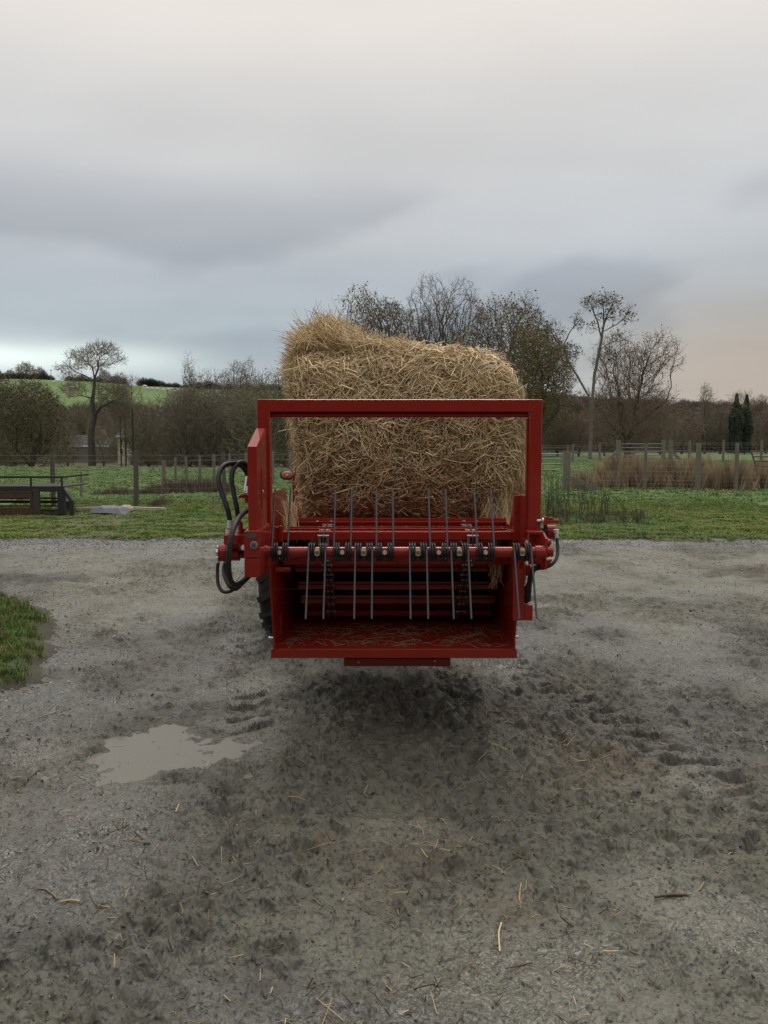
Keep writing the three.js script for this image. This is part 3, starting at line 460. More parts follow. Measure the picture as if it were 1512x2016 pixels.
  hose([at(1050, 1116, 3.6), at(1046, 1140, 3.6), at(1036, 1160, 3.64), at(1036, 1186, 3.66)], .011);
  P('ram', [cyl(at(1034, 1104, 3.66), at(1034, 1150, 3.66), .008, .008, 12), cyl(at(1034, 1124, 3.66), at(1035, 1140, 3.66), .011, .011, 12)], ZINC); P('ram_bracket', [bx(1036, 1112, 1045, 1134, 3.63, .04, .003)]);
  // straw caught on the machine
  const Q = mulberry(21), caught = [];
  for (let i = 0; i < 300; i++) { const x = mix(XL + .03, XR - .03, Q()), z = -3.79 - .62 * Q() * (i < 430 ? .7 : 1); caught.push({ p: V(x, tray + .003 + .008 * Q(), z), r: [0, Q() * 6.28, (Q() - .5) * .25], s: [.03 + .09 * Q(), .0012, .0012], c: strawTone(Q, 1.3) }); }
  for (let i = 0; i < 380; i++) { const x = mix(XL + .02, XR - .02, Q()), z = -3.74 - .4 * Q(); caught.push({ p: V(x, 1.058 + .02 * Q(), z), r: [0, Q() * 6.28, (Q() - .5) * .6], s: [.04 + .12 * Q(), .0016, .0016], c: strawTone(Q) }); }
  for (let i = 0; i < 70; i++) { const x = XR - .03 - .05 * Q(), y = .98 - .05 * Q(); caught.push({ p: V(x, y - .08 * Q(), -3.95 - .1 * Q()), q: qAlong(V((Q() - .5) * .3, -1, (Q() - .5) * .3).normalize()), s: [.1 + .15 * Q(), .0016, .0016], c: strawTone(Q) }); }
  for (let i = 0; i < 70; i++) { const x = XL + .04 + .05 * Q(), y = 1.10 + .1 * Q(); caught.push({ p: V(x, y, -3.78 - .2 * Q()), q: qAlong(V((Q() - .5) * .7, -1, (Q() - .5) * .7).normalize()), s: [.06 + .12 * Q(), .0016, .0016], c: strawTone(Q) }); }
  straws('caught_straw', caught, feeder);
}

// ------------------------------------------------------------------ the bale
{
  const C = V(.13, 1.555, -4.76), HW = .572, ry = .505, rz = .56, ex = 2.5;
  const bale = thing('straw_bale', [C.x, 1.06, C.z], 'shaggy golden round straw bale resting on the red feeder', 'straw bale');
  const R = mulberry(4242);
  const surf = (t, a, k = 1) => {       // t -1..1 across, a angle round the bale (0 = front)
    const c = Math.cos(a), s = Math.sin(a), q = Math.pow(Math.pow(Math.abs(c), ex) + Math.pow(Math.abs(s), ex), -1 / ex);
    const lump = 1 + (fbm(t * 2.2 + 3, a * 1.8 + 6, 3) - .5) * .14, round = 1 - .10 * Math.pow(Math.abs(t), 9) * (t > 0 ? 2.0 : 1), slope = s > 0 ? .985 - .06 * sstep(-.3, 1, t) + .01 * (1 - t) : 1;
    return V(C.x + t * HW * (1 + .03 * Math.sin(a * 2 + 1)) * (t > 0 ? 1 - .11 * sstep(-.35, -.85, s) : 1 + .07 * sstep(.1, .9, s)), C.y + ry * q * s * lump * round * k * slope, C.z + rz * q * c * lump * round * k);
  };
  // packed core
  const pos = [], idx = [], nt = 40, na = 72;
  for (let i = 0; i <= nt; i++) for (let j = 0; j <= na; j++) { const p = surf(mix(-1, 1, i / nt), j / na * 6.28319, .955); pos.push(p.x, p.y, p.z); }
  for (let i = 0; i < nt; i++) for (let j = 0; j < na; j++) { const a = i * (na + 1) + j, b = a + na + 1; idx.push(a, a + 1, b, b, a + 1, b + 1); }
  for (const s of [0, nt]) { const o = pos.length / 3; pos.push(C.x + (s ? HW : -HW), C.y, C.z); for (let j = 0; j < na; j++) { const a = s * (na + 1) + j; s ? idx.push(o, a, a + 1) : idx.push(o, a + 1, a); } }
  const g = new THREE.BufferGeometry(); g.setAttribute('position', new THREE.Float32BufferAttribute(pos, 3)); g.setIndex(idx); g.computeVertexNormals();
  const mound = new THREE.IcosahedronGeometry(1, 3); mound.scale(.22, .13, .26); mound.translate(C.x - HW + .15, C.y + ry - .02, C.z + .06); mound.computeVertexNormals(); mound.deleteAttribute('uv');
  part('packed_core', [g.toNonIndexed(), mound.index ? mound.toNonIndexed() : mound], std([.40, .29, .15], .9, { bumpMap: rep(soilTile, 4), bumpScale: .02 }), bale);
  const L = [], pt = (t, a, k) => surf(t, a, k);
  for (let i = 0; i < 21000; i++) {
    const t = clamp((R() * 2 - 1) * 1.02, -1, 1), a = -1.6 + 4.4 * R(), p = pt(t, a, .955 + .075 * R()), p2 = pt(t, a + .02, 1), p3 = pt(clamp(t + .02, -1, 1.02), a, 1), ta = p2.sub(pt(t, a, 1)).normalize(), n = V(0, Math.sin(a), Math.cos(a));
    const lay = fbm(t * 2.5 + 9, a * 3, 2) * 6.28 + (R() - .5) * 2.6, up = Math.abs(t) > .9 ? .2 : 1;
    const d = V(1, 0, 0).multiplyScalar(Math.cos(lay) * up).add(ta.multiplyScalar(Math.sin(lay) + (1 - up))).add(n.clone().multiplyScalar((R() - .5) * (R() < .12 ? 1.1 : .42))).normalize();
    const len = .05 + .17 * R() * R() + (R() < .05 ? .09 : 0), w = .0018 + .0024 * R() * R();
    L.push({ p: p.add(n.multiplyScalar(.004)), q: qAlong(d), s: [len, w * .75, w * (1 + .5 * R())], c: strawTone(R) });
  }
  for (const s of [-1, 1]) for (let i = 0; i < 3400; i++) {      // ends of the roll, hanging and frayed
    const a = -1.4 + 4.0 * R(), k = Math.sqrt(.25 + .75 * R()), p = pt(s, a, k * .96); p.y -= .07 * Math.max(0, Math.sin(a)); p.x += s * (.028 * R() * R() + (k > .9 ? .006 : .014));
    const d = V((R() - .5) * .55 + s * .12, -1 + (R() - .5) * .9, (R() - .5) * 1.2).normalize(); const w = .0014 + .0014 * R() * R();
    L.push({ p, q: qAlong(d), s: [.06 + .2 * R() * R(), w, w], c: strawTone(R) });
  }
  for (let i = 0; i < 1500; i++) {      // right-hand skirt of long stalks
    const a = -.6 + 1.2 * R(), p = pt(1, a, .97); p.y -= .08; p.x += .005 + .045 * R(); const d = V(.08 + (R() - .5) * .2, -1, (R() - .5) * .35).normalize(); L.push({ p, q: qAlong(d), s: [.10 + .2 * R(), .0019, .0019], c: strawTone(R) });
  }
  for (let i = 0; i < 700; i++) {      // tangle under the right-hand lower edge
    const p = V(C.x + HW * mix(.70, .99, R()), 1.07 + .30 * R(), -4.25 - .35 * R()), d = V((R() - .5) * .8, -1, (R() - .5)).normalize(); L.push({ p, q: qAlong(d), s: [.07 + .14 * R(), .0018, .0018], c: strawTone(R) });
  }
  for (let i = 0; i < 3600; i++) {      // loose heap on the upper left corner
    const f = R(), hx = -.05 + .62 * Math.pow(R(), 1.3), zz = (R() + R() - 1) * .36, m = .19 * Math.exp(-Math.pow((hx - .10) / (hx < .1 ? .13 : .24), 2)) * Math.exp(-zz * zz * 9), p = V(C.x - HW + hx, C.y + ry - .03 + m * f + .02 * R(), C.z + .07 + zz);
    const d = V(-.35 + (R() - .5) * 1.7, .35 + (R() - .4) * .8, (R() - .5) * 1.5).normalize(), w = .0014 + .0015 * R() * R();
    L.push({ p, q: qAlong(d), s: [.07 + .2 * R() * R(), w, w], c: strawTone(R) });
  }
  for (let i = 0; i < 130; i++) {       // strays standing up and out
    const p = V(C.x - HW + .0 + .25 * R() * R(), C.y + ry - .12 + .22 * R(), C.z + .1 + .3 * (R() - .5)), d = V(-1.1 + 1.5 * R(), -.1 + .8 * R(), (R() - .5) * .9).normalize(); p.addScaledVector(d, .06); L.push({ p, q: qAlong(d), s: [.14 + .18 * R(), .0014, .0014], c: strawTone(R) });
  }
  for (let i = 0; i < 800; i++) {       // ragged left edge
    const a = -.4 + 1.95 * Math.pow(R(), .4), hi = sstep(.2, 1.1, a), p = pt(-1, a, .98), d = V(-.25 - .7 * R() * (.3 + .7 * hi), (R() - .75) * 1.5, (R() - .3)).normalize(); p.addScaledVector(d, .01 + .02 * hi); L.push({ p, q: qAlong(d), s: [.05 + (.06 + .1 * hi) * R(), .0016, .0016], c: strawTone(R) });
  }
  straws('loose_straw', L, bale);
}

// ------------------------------------------------------------------ the tractor behind the bale
{
  const tr = thing('tractor', [-.02, 0, -6.9], 'compact loader tractor hidden behind the straw bale, one lugged black tyre showing', 'tractor');
  const T = (n, g, m = DARKSTEEL, par = tr) => part(n, g, m, par);
  function wheel(cx, w, r, d, hubR) {
    const prof = [[hubR, -.5], [r * .9, -.5], [r * .965, -.42], [r, -.30], [r * 1.005, 0], [r, .30], [r * .965, .42], [r * .9, .5], [hubR, .5]].map(([y, x]) => new THREE.Vector2(y, x * w));
    const t = new THREE.LatheGeometry(prof, 40); t.rotateZ(Math.PI / 2); t.translate(cx, r, -d);
    const n = Math.round(r * 38), lugs = [];
    for (const s of [-1, 1]) for (let k = 0; k < n; k++) { const a = (k + (s > 0 ? .5 : 0)) / n * 6.283, b = a + .2, R1 = r * 1.005; lugs.push(bar(V(cx + s * .02, r + Math.cos(a) * R1, -d + Math.sin(a) * R1), V(cx + s * w * .5, r + Math.cos(b) * R1 * .95, -d + Math.sin(b) * R1 * .95), .035, .05, .004)); }
    const o = T('tyre', t, RUBBER); for (const l of lugs) T('tread_lug', l, RUBBER, o); T('rim', [cyl(V(cx - w * .35, r, -d), V(cx + w * .35, r, -d), hubR * 1.01, hubR * 1.01, 28), cyl(V(cx - w * .42, r, -d), V(cx + w * .42, r, -d), hubR * .4, hubR * .4, 18)], std([.5, .48, .42], .5), o);
  }
  wheel(-.80, .31, .485, 6.42, .25); wheel(.76, .31, .485, 6.42, .25); wheel(-.72, .36, .66, 8.5, .36); wheel(.70, .36, .66, 8.5, .36);
  T('axle', [cyl(V(-.78, .48, -6.42), V(.74, .48, -6.42), .06, .06, 14), cyl(V(-.72, .66, -8.5), V(.7, .66, -8.5), .1, .1, 14), box(-.2, .16, .42, .78, -8.8, -6.1, .03)]);
  T('bonnet', box(-.33, .29, .78, 1.32, -7.75, -6.0, .06), std([.05, .05, .055], .4)); T('grille', box(-.27, .23, .82, 1.24, -6.0, -5.985, .005));
  T('cab_frame', [box(-.55, .51, .7, 1.1, -8.9, -7.76, .04), ...[[-.55, -7.8], [.45, -7.8], [-.55, -8.86], [.45, -8.86]].map(([x, z]) => box(x, x + .06, 1.1, 2.16, z - .03, z + .03, .01))]);
  T('cab_roof', box(-.6, .56, 2.16, 2.26, -8.95, -7.7, .04)); T('windscreen', box(-.49, .45, 1.1, 2.15, -7.81, -7.805, 0), new THREE.MeshPhysicalMaterial({ color: 0xffffff, roughness: .03, transmission: 1, thickness: 0 }));
  for (const x of [-.42, .34]) T('loader_arm', [bar(V(x, 1.25, -7.3), V(x, 1.1, -6.1), .08, .14), bar(V(x, 1.1, -6.1), V(x, .95, -5.50), .08, .12)], RED);
  T('mudguard', [plate([...Array(9)].map((_, i) => { const a = -.2 + i / 8 * 2.2; return [-6.42 + Math.cos(a + .3) * .56, .485 + Math.sin(a + .3) * .56]; }).concat([...Array(9)].map((_, i) => { const a = 2.0 - i / 8 * 2.2; return [-6.42 + Math.cos(a + .3) * .545, .485 + Math.sin(a + .3) * .545]; })), .2, 'x', -.78, 0)]);
  const q = at(564, 935, 6.2), lamp = T('indicator_lamp', [(() => { const g = new THREE.CapsuleGeometry(.040, .030, 6, 16); g.rotateZ(Math.PI / 2); g.scale(1, 1, .6); return g.translate(q.x, q.y, q.z - .022); })(), cyl(V(q.x + .04, q.y + .01, q.z - .03), V(q.x + .07, q.y - .12, -6.3), .008, .008, 8), cyl(V(q.x + .07, q.y - .12, -6.3), V(-.33, 1.1, -6.35), .014, .014, 8)]);
  T('lamp_lens', (() => { const g = new THREE.CapsuleGeometry(.029, .026, 6, 16); g.rotateZ(Math.PI / 2); g.scale(1, 1, .35); return g.translate(q.x + .004, q.y, q.z - .001); })(), new THREE.MeshPhysicalMaterial({ color: lin(.36, .17, .12), roughness: .25, clearcoat: 1 }), lamp);
  T('lamp_bulb', (() => { const g = new THREE.SphereGeometry(.012, 12, 8); return g.translate(q.x + .006, q.y - .006, q.z + .012); })(), std([.75, .16, .03], .3), lamp);
}
// a long pale stalk and other straw lying about the yard
{
  const R = mulberry(31), L = [];
  const put = (x, z, len, yaw, w, c) => { const y = yardH(x, z); L.push({ p: V(x, y + .004 + w, z), r: [R() * 6, yaw, (R() - .5) * .12], s: [len, w, w * 1.2], c }); };
  for (let i = 0; i < 2600; i++) { const d = 1.75 + 7 * Math.pow(R(), 1.7), x = (R() - .5) * d * 1.25; if (fbm(x * 1.1 + 41, -d * 1.1 + 17, 4) < .38 + .24 * R()) continue; const old = R(), k = .6 + .6 * R(); put(x, -d, .025 + .11 * R() * R(), R() * 3.14, .0013 + .0013 * R() * R(), old < .45 ? [.16 * k, .12 * k, .065 * k] : [.52 * k, .41 * k, .23 * k]); }
  for (let i = 0; i < 1300; i++) { const d = 1.75 + 3.6 * R(), x = (R() - .5) * d * 1.25; if (fbm(x * 1.9 + 13, -d * 1.9 + 27, 3) < .5) continue; const k = .5 + .6 * R(); put(x, -d, .012 + .035 * R(), R() * 3.14, .0009, [.20 * k, .15 * k, .085 * k]); }
  straws('strewn_straw', L, scene, 'scattered bits of old straw lying on the muddy yard', 'straw');
  const G = (u, v) => { const p = onGround(u, v); p.y = yardH(p.x, p.z) + .006; return p; };
  const stalk = (pts, r, c, label) => solo('straw_stalk', hoseG(pts.map(([u, v]) => G(u, v)), r, 10, 6), std(c, .6), G(...pts[0]).toArray(), label, 'straw stalk', 'single stalks on the yard');
  stalk([[987, 1827], [982, 1850], [984, 1886]], .0028, [.66, .52, .28], 'pale bent straw stalk lying alone on the mud near bottom right');
  stalk([[1026, 1754], [1022, 1770], [1027, 1786]], .0020, [.55, .42, .22], 'short pale straw stalk just above the long pale one at bottom right');
  stalk([[118, 1775], [140, 1775], [157, 1777]], .0030, [.50, .37, .19], 'thick short straw piece lying level at lower left');
  stalk([[72, 1755], [92, 1758], [113, 1766]], .0024, [.24, .17, .09], 'dull brown straw piece beside the thick pale one at lower left');
  stalk([[346, 1601], [352, 1584]], .0026, [.60, .47, .25], 'short upright-looking pale straw bit below the puddle');
  stalk([[52, 1425], [95, 1412], [140, 1399]], .0028, [.30, .24, .14], 'long dull straw stalk lying near the grass bank');
  stalk([[205, 1652], [245, 1632], [282, 1613]], .0028, [.17, .12, .065], 'long dark brown stalk lying below the puddle at left');
  stalk([[990, 1672], [1012, 1693], [1040, 1720]], .0026, [.17, .12, .065], 'slanting dark stalk on the mud right of centre foreground');
  stalk([[1288, 1775], [1320, 1774], [1352, 1772]], .0042, [.06, .045, .03], 'blackened flat stalk lying level at lower right');
  stalk([[1348, 1772], [1376, 1758], [1386, 1746]], .0026, [.30, .23, .13], 'bent tan stalk touching the blackened one at lower right');
}
// ------------------------------------------------------------------ fences, gates and things on the grass
const barkTile = noiseTex(512, (u, v) => { const n = .5 * tn(u, v * .25, 48, 15) + .3 * tn(u, v, 30, 16) + .2 * tn(u, v, 130, 17); const k = .55 + .75 * n; return [k, k, k * .97]; });
const POST = std([.17, .155, .125], .9, { map: rep(barkTile, 2), bumpMap: rep(barkTile, 2), bumpScale: .006 });
const OLDPOST = std([.10, .092, .075], .9, { map: rep(barkTile, 2), bumpMap: rep(barkTile, 2), bumpScale: .006 });
const WIRE = std([.24, .25, .24], .5, { metalness: .5 });
const GALV = std([.21, .22, .21], .5, { metalness: .4 });
function thinWire(p, q, r) { return cyl(p, q, r, r, 3, false); }
function postGeo(x, z, h, r, lean = 0, sq = false, y0) { const y = (y0 ?? groundH(x, z)) - .15, a = V(x, y, z), b = V(x + lean, y + h + .15, z); return sq ? bar(a, b, r * 1.8, r * 1.8, .006) : cyl(a, b, r, r * .94, 9); }
// fence: posts at [x, z, height, radius]; net of stock wire with a top strand
function fence(name, posts, label, opt = {}) {
  const p0 = posts[0], f = thing(name, [p0[0], groundH(p0[0], p0[1]), p0[1]], label, 'fence');
  for (const [x, z, h, r, lean = 0, sq = false] of posts) part('post', postGeo(x, z, h, r, lean, sq), opt.m || POST, f);
  const net = opt.net ?? .9, wr = opt.wr ?? .0016, stay = opt.stay ?? .15;
  for (let i = 0; i < posts.length - 1; i++) {
    if (opt.skip?.includes(i)) continue;
    const [ax, az, ah] = posts[i], [cx, cz, ch] = posts[i + 1], A = groundH(ax, az), C = groundH(cx, cz), hs = [.06, .17, .29, .42, .56, .72, net], tops = opt.tops ?? [1.08, 1.2], geos = [], line = (h, r) => thinWire(V(ax, A + h, az + .05), V(cx, C + h, cz + .05), r);
    for (const h of tops) part('top_wire', line(h * Math.min(1, ah / 1.25), wr * 1.2), WIRE, f);
    for (const h of hs) geos.push(line(h, wr)); const n = Math.max(2, Math.round(Math.hypot(cx - ax, cz - az) / stay)); for (let k = 1; k < n; k++) { const t = k / n, x = mix(ax, cx, t), z = mix(az, cz, t) + .05, y = mix(A, C, t); geos.push(thinWire(V(x, y + .05, z), V(x, y + net, z), wr * .9)); }
    part('wire_net', geos, WIRE, f).userData.kind = 'stuff';
  }
  if (opt.strut) for (const [i, dx, dz, h, far] of opt.strut) { const [x, z, , r] = posts[i]; part('strut', bar(V(x, groundH(x, z) + h, z + .02), V(x + dx, groundH(x + dx, z + dz) + (far ?? .02), z + dz), r * 1.3, r * 1.3), opt.m || POST, f); }
  return f;
}
function fpost(u, vTop, d, r, lean, sq) { const a = at(u, vTop, d); return [a.x, -d, a.y - groundH(a.x, -d), r, lean, sq]; }
fence('wire_fence', [fpost(-70, 892, 18.2, .05), fpost(102, 892, 18.3, .055), fpost(265, 888, 18.5, .06, .03), fpost(441, 889, 19.2, .05, -.02), fpost(610, 890, 19.8, .05)], 'stock wire fence nearest the yard on the left, behind the frame and tarpaulin', { m: OLDPOST, wr: .0021 });
fence('wire_fence', [fpost(322, 906, 27, .07), fpost(345, 900, 27.3, .045), fpost(366, 898, 27.6, .05), fpost(393, 896, 27.8, .05), fpost(421, 894, 28, .055), fpost(452, 893, 28.2, .045), fpost(486, 890, 28.5, .07), fpost(537, 889, 29, .06), fpost(572, 888, 29.3, .08), fpost(640, 888, 30, .06)], 'stock wire fence with closely set posts behind the dead weeds, left of the bale', { wr: .0028, stay: .2, strut: [[0, .75, .1, .38]] });
fence('wire_fence', [fpost(1116, 889, 24.5, .11, 0, true), fpost(1272, 873, 24.8, .05), fpost(1376, 872, 24.4, .07, 0, true), fpost(1452, 872, 24.6, .06), fpost(1575, 872, 24.5, .06)], 'stock wire fence through the tall dead grass on the right', { wr: .0024, strut: [[0, 1.0, .2, .42]] });
fence('wire_fence', [fpost(1066, 876, 50, .07), fpost(1118, 876, 50, .06), fpost(1128, 874, 50, .07), fpost(1181, 871, 50, .08), fpost(1218, 866, 50, .13, 0, true), fpost(1307, 866, 50, .11, 0, true), fpost(1321, 866, 50.5, .12, 0, true), fpost(1358, 867, 50.5, .09), fpost(1425, 866, 50.5, .08), fpost(1500, 866, 50.5, .08), fpost(1580, 866, 50.5, .08)], 'far wire fence with thick pale gateposts on the right', { wr: .004, stay: .3, skip: [4], strut: [[4, -.82, .1, .78], [6, .75, .1, .75]] });
function gate(name, u0, u1, vt, vb, d, rails, label, m, r, lean = 0, braces = true) {
  const a = at(u0, vt, d), b = at(u1, vb, d), g = thing(name, [a.x, groundH(a.x, -d), -d], label, 'gate'), w = b.x - a.x, Y = t => mix(a.y, b.y, t), X = (s, t) => a.x + w * s + lean * t;
  for (const s of [0, 1]) part('gate_post', cyl(V(X(s, 0), Y(0), -d), V(X(s, 1), Y(1), -d), r * 1.2, r * 1.2, 8), m, g);
  for (const t of rails) part('rail', cyl(V(X(0, t), Y(t), -d), V(X(1, t), Y(t), -d), r, r, 8), m, g);
  if (braces) part('brace', [cyl(V(X(.5, 0), Y(0), -d - .01), V(X(.5, 1), Y(1), -d - .01), r * .8, r * .8, 6), cyl(V(X(0, .95), Y(.95), -d - .012), V(X(.5, .1), Y(.1), -d - .012), r * .7, r * .7, 6)], m, g);
}
gate('field_gate', 1224, 1303, 874, 911, 50, [0, .2, .4, .6, .8, 1], 'closed galvanised field gate between thick pale gateposts on the right', GALV, .022);
gate('field_gate', 1064, 1105, 894, 925, 34, [0, .3, .62, 1], 'pale field gate just right of the red frame', GALV, .025, 0, false);
gate('field_gate', 1479, 1560, 889, 940, 26, [0, .2, .38, .58, .8], 'rusty brown field gate leaning at the right edge', std([.06, .045, .035], .7), .02, .30, false);

// low frame at the left edge
{
  const d = 16.2, fr = thing('hay_frame', [at(0, 1015, d).x, groundH(at(0, 1015, d).x, -d), -d], 'low black steel frame with rusty brown boards on the grass, left edge', 'metal frame');
  const BLK = std([.014, .014, .016], .5), RUST = std([.085, .038, .024], .9, { map: rep(barkTile, 1), bumpMap: rep(barkTile, 1), bumpScale: .005 }), OLD = std([.055, .042, .034], .9, { map: rep(barkTile, 1) });
  const B = (n, u0, v0, u1, v1, dd, dep, m) => part(n, bx(u0, v0, u1, v1, dd, dep, .008), m, fr);
  for (const dd of [d, d + 1.5]) { B('top_rail', -190, 937, 124, 941.5, dd, .05, BLK); for (const u of [-130, -35, 60, 121]) B('rail_post', u - 1.6, 941, u + 1.6, 959, dd, .04, BLK); }
  for (const u of [-190, 121]) part('end_rail', bx(u - 2, 937.3, u + 2, 941.2, d + .05, 1.45, .006), BLK, fr);
  B('deck_beam', -200, 957, 125, 968, d, .10, BLK); B('deck_beam', -200, 957.5, 125, 967, d + 1.45, .10, BLK);
  for (let k = 0; k < 9; k++) B('deck_board', -196 + k * 36, 957.6, -163 + k * 36, 960.2, d + .1, 1.34, OLD);
  B('side_board', -200, 968.5, 64, 981, d + .02, .04, RUST); B('side_board', -200, 999, 68, 1012.5, d + .02, .04, RUST); B('board_post', 65, 963, 78, 1012.5, d - .01, .05, OLD); B('board_post', 58, 981, 65, 999, d + .01, .05, OLD);
  B('corner_post', 113, 968, 126, 1014, d, .12, BLK); B('corner_post', 113, 968, 124, 1008, d + 1.45, .1, BLK);
  for (const [v, h, dd, m] of [[979.5, 3, .4, BLK], [985.5, 5, .9, OLD], [995, 2.5, .35, BLK], [1003.5, 2, .3, OLD]]) B('slat', -200, v, 113, v + h, d + dd, .05, m);
  B('skid', -200, 1010.5, 128, 1017, d + .04, .14, BLK); B('skid', -200, 1008, 126, 1013, d + 1.4, .14, BLK);
  part('drawbar', [bar(at(124, 962, d + .05), at(143, 988, d - .02), .06, .07), bar(at(141.5, 986, d - .02), at(141.5, 1015, d - .02), .065, .07)], BLK, fr);
}
{ // round black drum end behind the frame, tarpaulin, pale timber and cream sack
  const q = at(132, 1004, 17.4); solo('feed_bucket', [cyl(V(q.x - .05, groundH(q.x, q.z) - .02, q.z), V(q.x - .05, groundH(q.x, q.z) + .22, q.z), .12, .135, 20), cyl(V(q.x - .05, groundH(q.x, q.z) + .2, q.z), V(q.x - .05, groundH(q.x, q.z) + .23, q.z), .145, .145, 20)], std([.012, .012, .013], .5), [q.x, groundH(q.x, q.z), q.z], 'black bucket beside the end of the low black frame', 'bucket');
  const c = at(218, 1010, 16.9), nx = 34, nz = 20, gy = groundH(c.x, c.z);
  const ts = sheet(axisList([[-.36, .36, .022]]), axisList([[.30, -.30, .03]]), (x, z) => { const e = Math.min(.36 - Math.abs(x + .05 * z), .30 - Math.abs(z)); return clamp(e * 1.1, 0, .12) + (fbm(x * 9 + 3, z * 9, 3) - .5) * .055 * sstep(0, .1, e) + .015 - .03 * sstep(0, .36, x); }, () => [1, 1, 1]);
  ts.deleteAttribute('color'); ts.translate(c.x, gy + .01, c.z); solo('tarpaulin', ts, std([.115, .125, .15], .5, { side: THREE.DoubleSide }), [c.x, gy, c.z], 'crumpled grey tarpaulin lying on the grass', 'tarpaulin');
  const s = at(249, 1004, 17.2), sg = new THREE.IcosahedronGeometry(1, 4), sp = sg.attributes.position; for (let i = 0; i < sp.count; i++) { const x = sp.getX(i), y = sp.getY(i), z = sp.getZ(i), k = .85 + .35 * fbm(x * 2 + z + 4, y * 2 - z + 7, 3); sp.setXYZ(i, x * k * .14, Math.max(-.3, y) * k * .10, z * k * .13); } sg.computeVertexNormals(); sg.translate(s.x, groundH(s.x, s.z) + .06, s.z); solo('feed_sack', sg, std([.40, .37, .25], .8, { bumpMap: rep(soilTile, 4), bumpScale: .01 }), [s.x, groundH(s.x, s.z), s.z], 'cream sack lumped on the grass beside the grey tarpaulin', 'sack');
  const beam = (u0, u1, v0, v1, d0, d1, label) => { const a = at(u0, v0, d0), b = at(u1, v1, d1); a.y = groundH(a.x, a.z) + .055; b.y = groundH(b.x, b.z) + .055; solo('timber_pole', [bar(a, b, .09, .075, .01)], std([.42, .40, .29], .8, { map: rep(barkTile, 1) }), [a.x, groundH(a.x, a.z), a.z], label, 'timber'); };
  beam(252, 326, 1006, 1006, 17.4, 17.4, 'pale timber pole on the grass right of the cream sack'); beam(150, 198, 1007, 1005, 17.2, 17.3, 'pale timber pole on the grass between black frame and tarpaulin');
  const sk = at(158, 929, 22); solo('wooden_stake', postGeo(sk.x, -22, sk.y - groundH(sk.x, -22), .035, .02), POST, [sk.x, groundH(sk.x, -22), -22], 'thin lone wooden stake in the field left of the tarpaulin', 'stake');
}

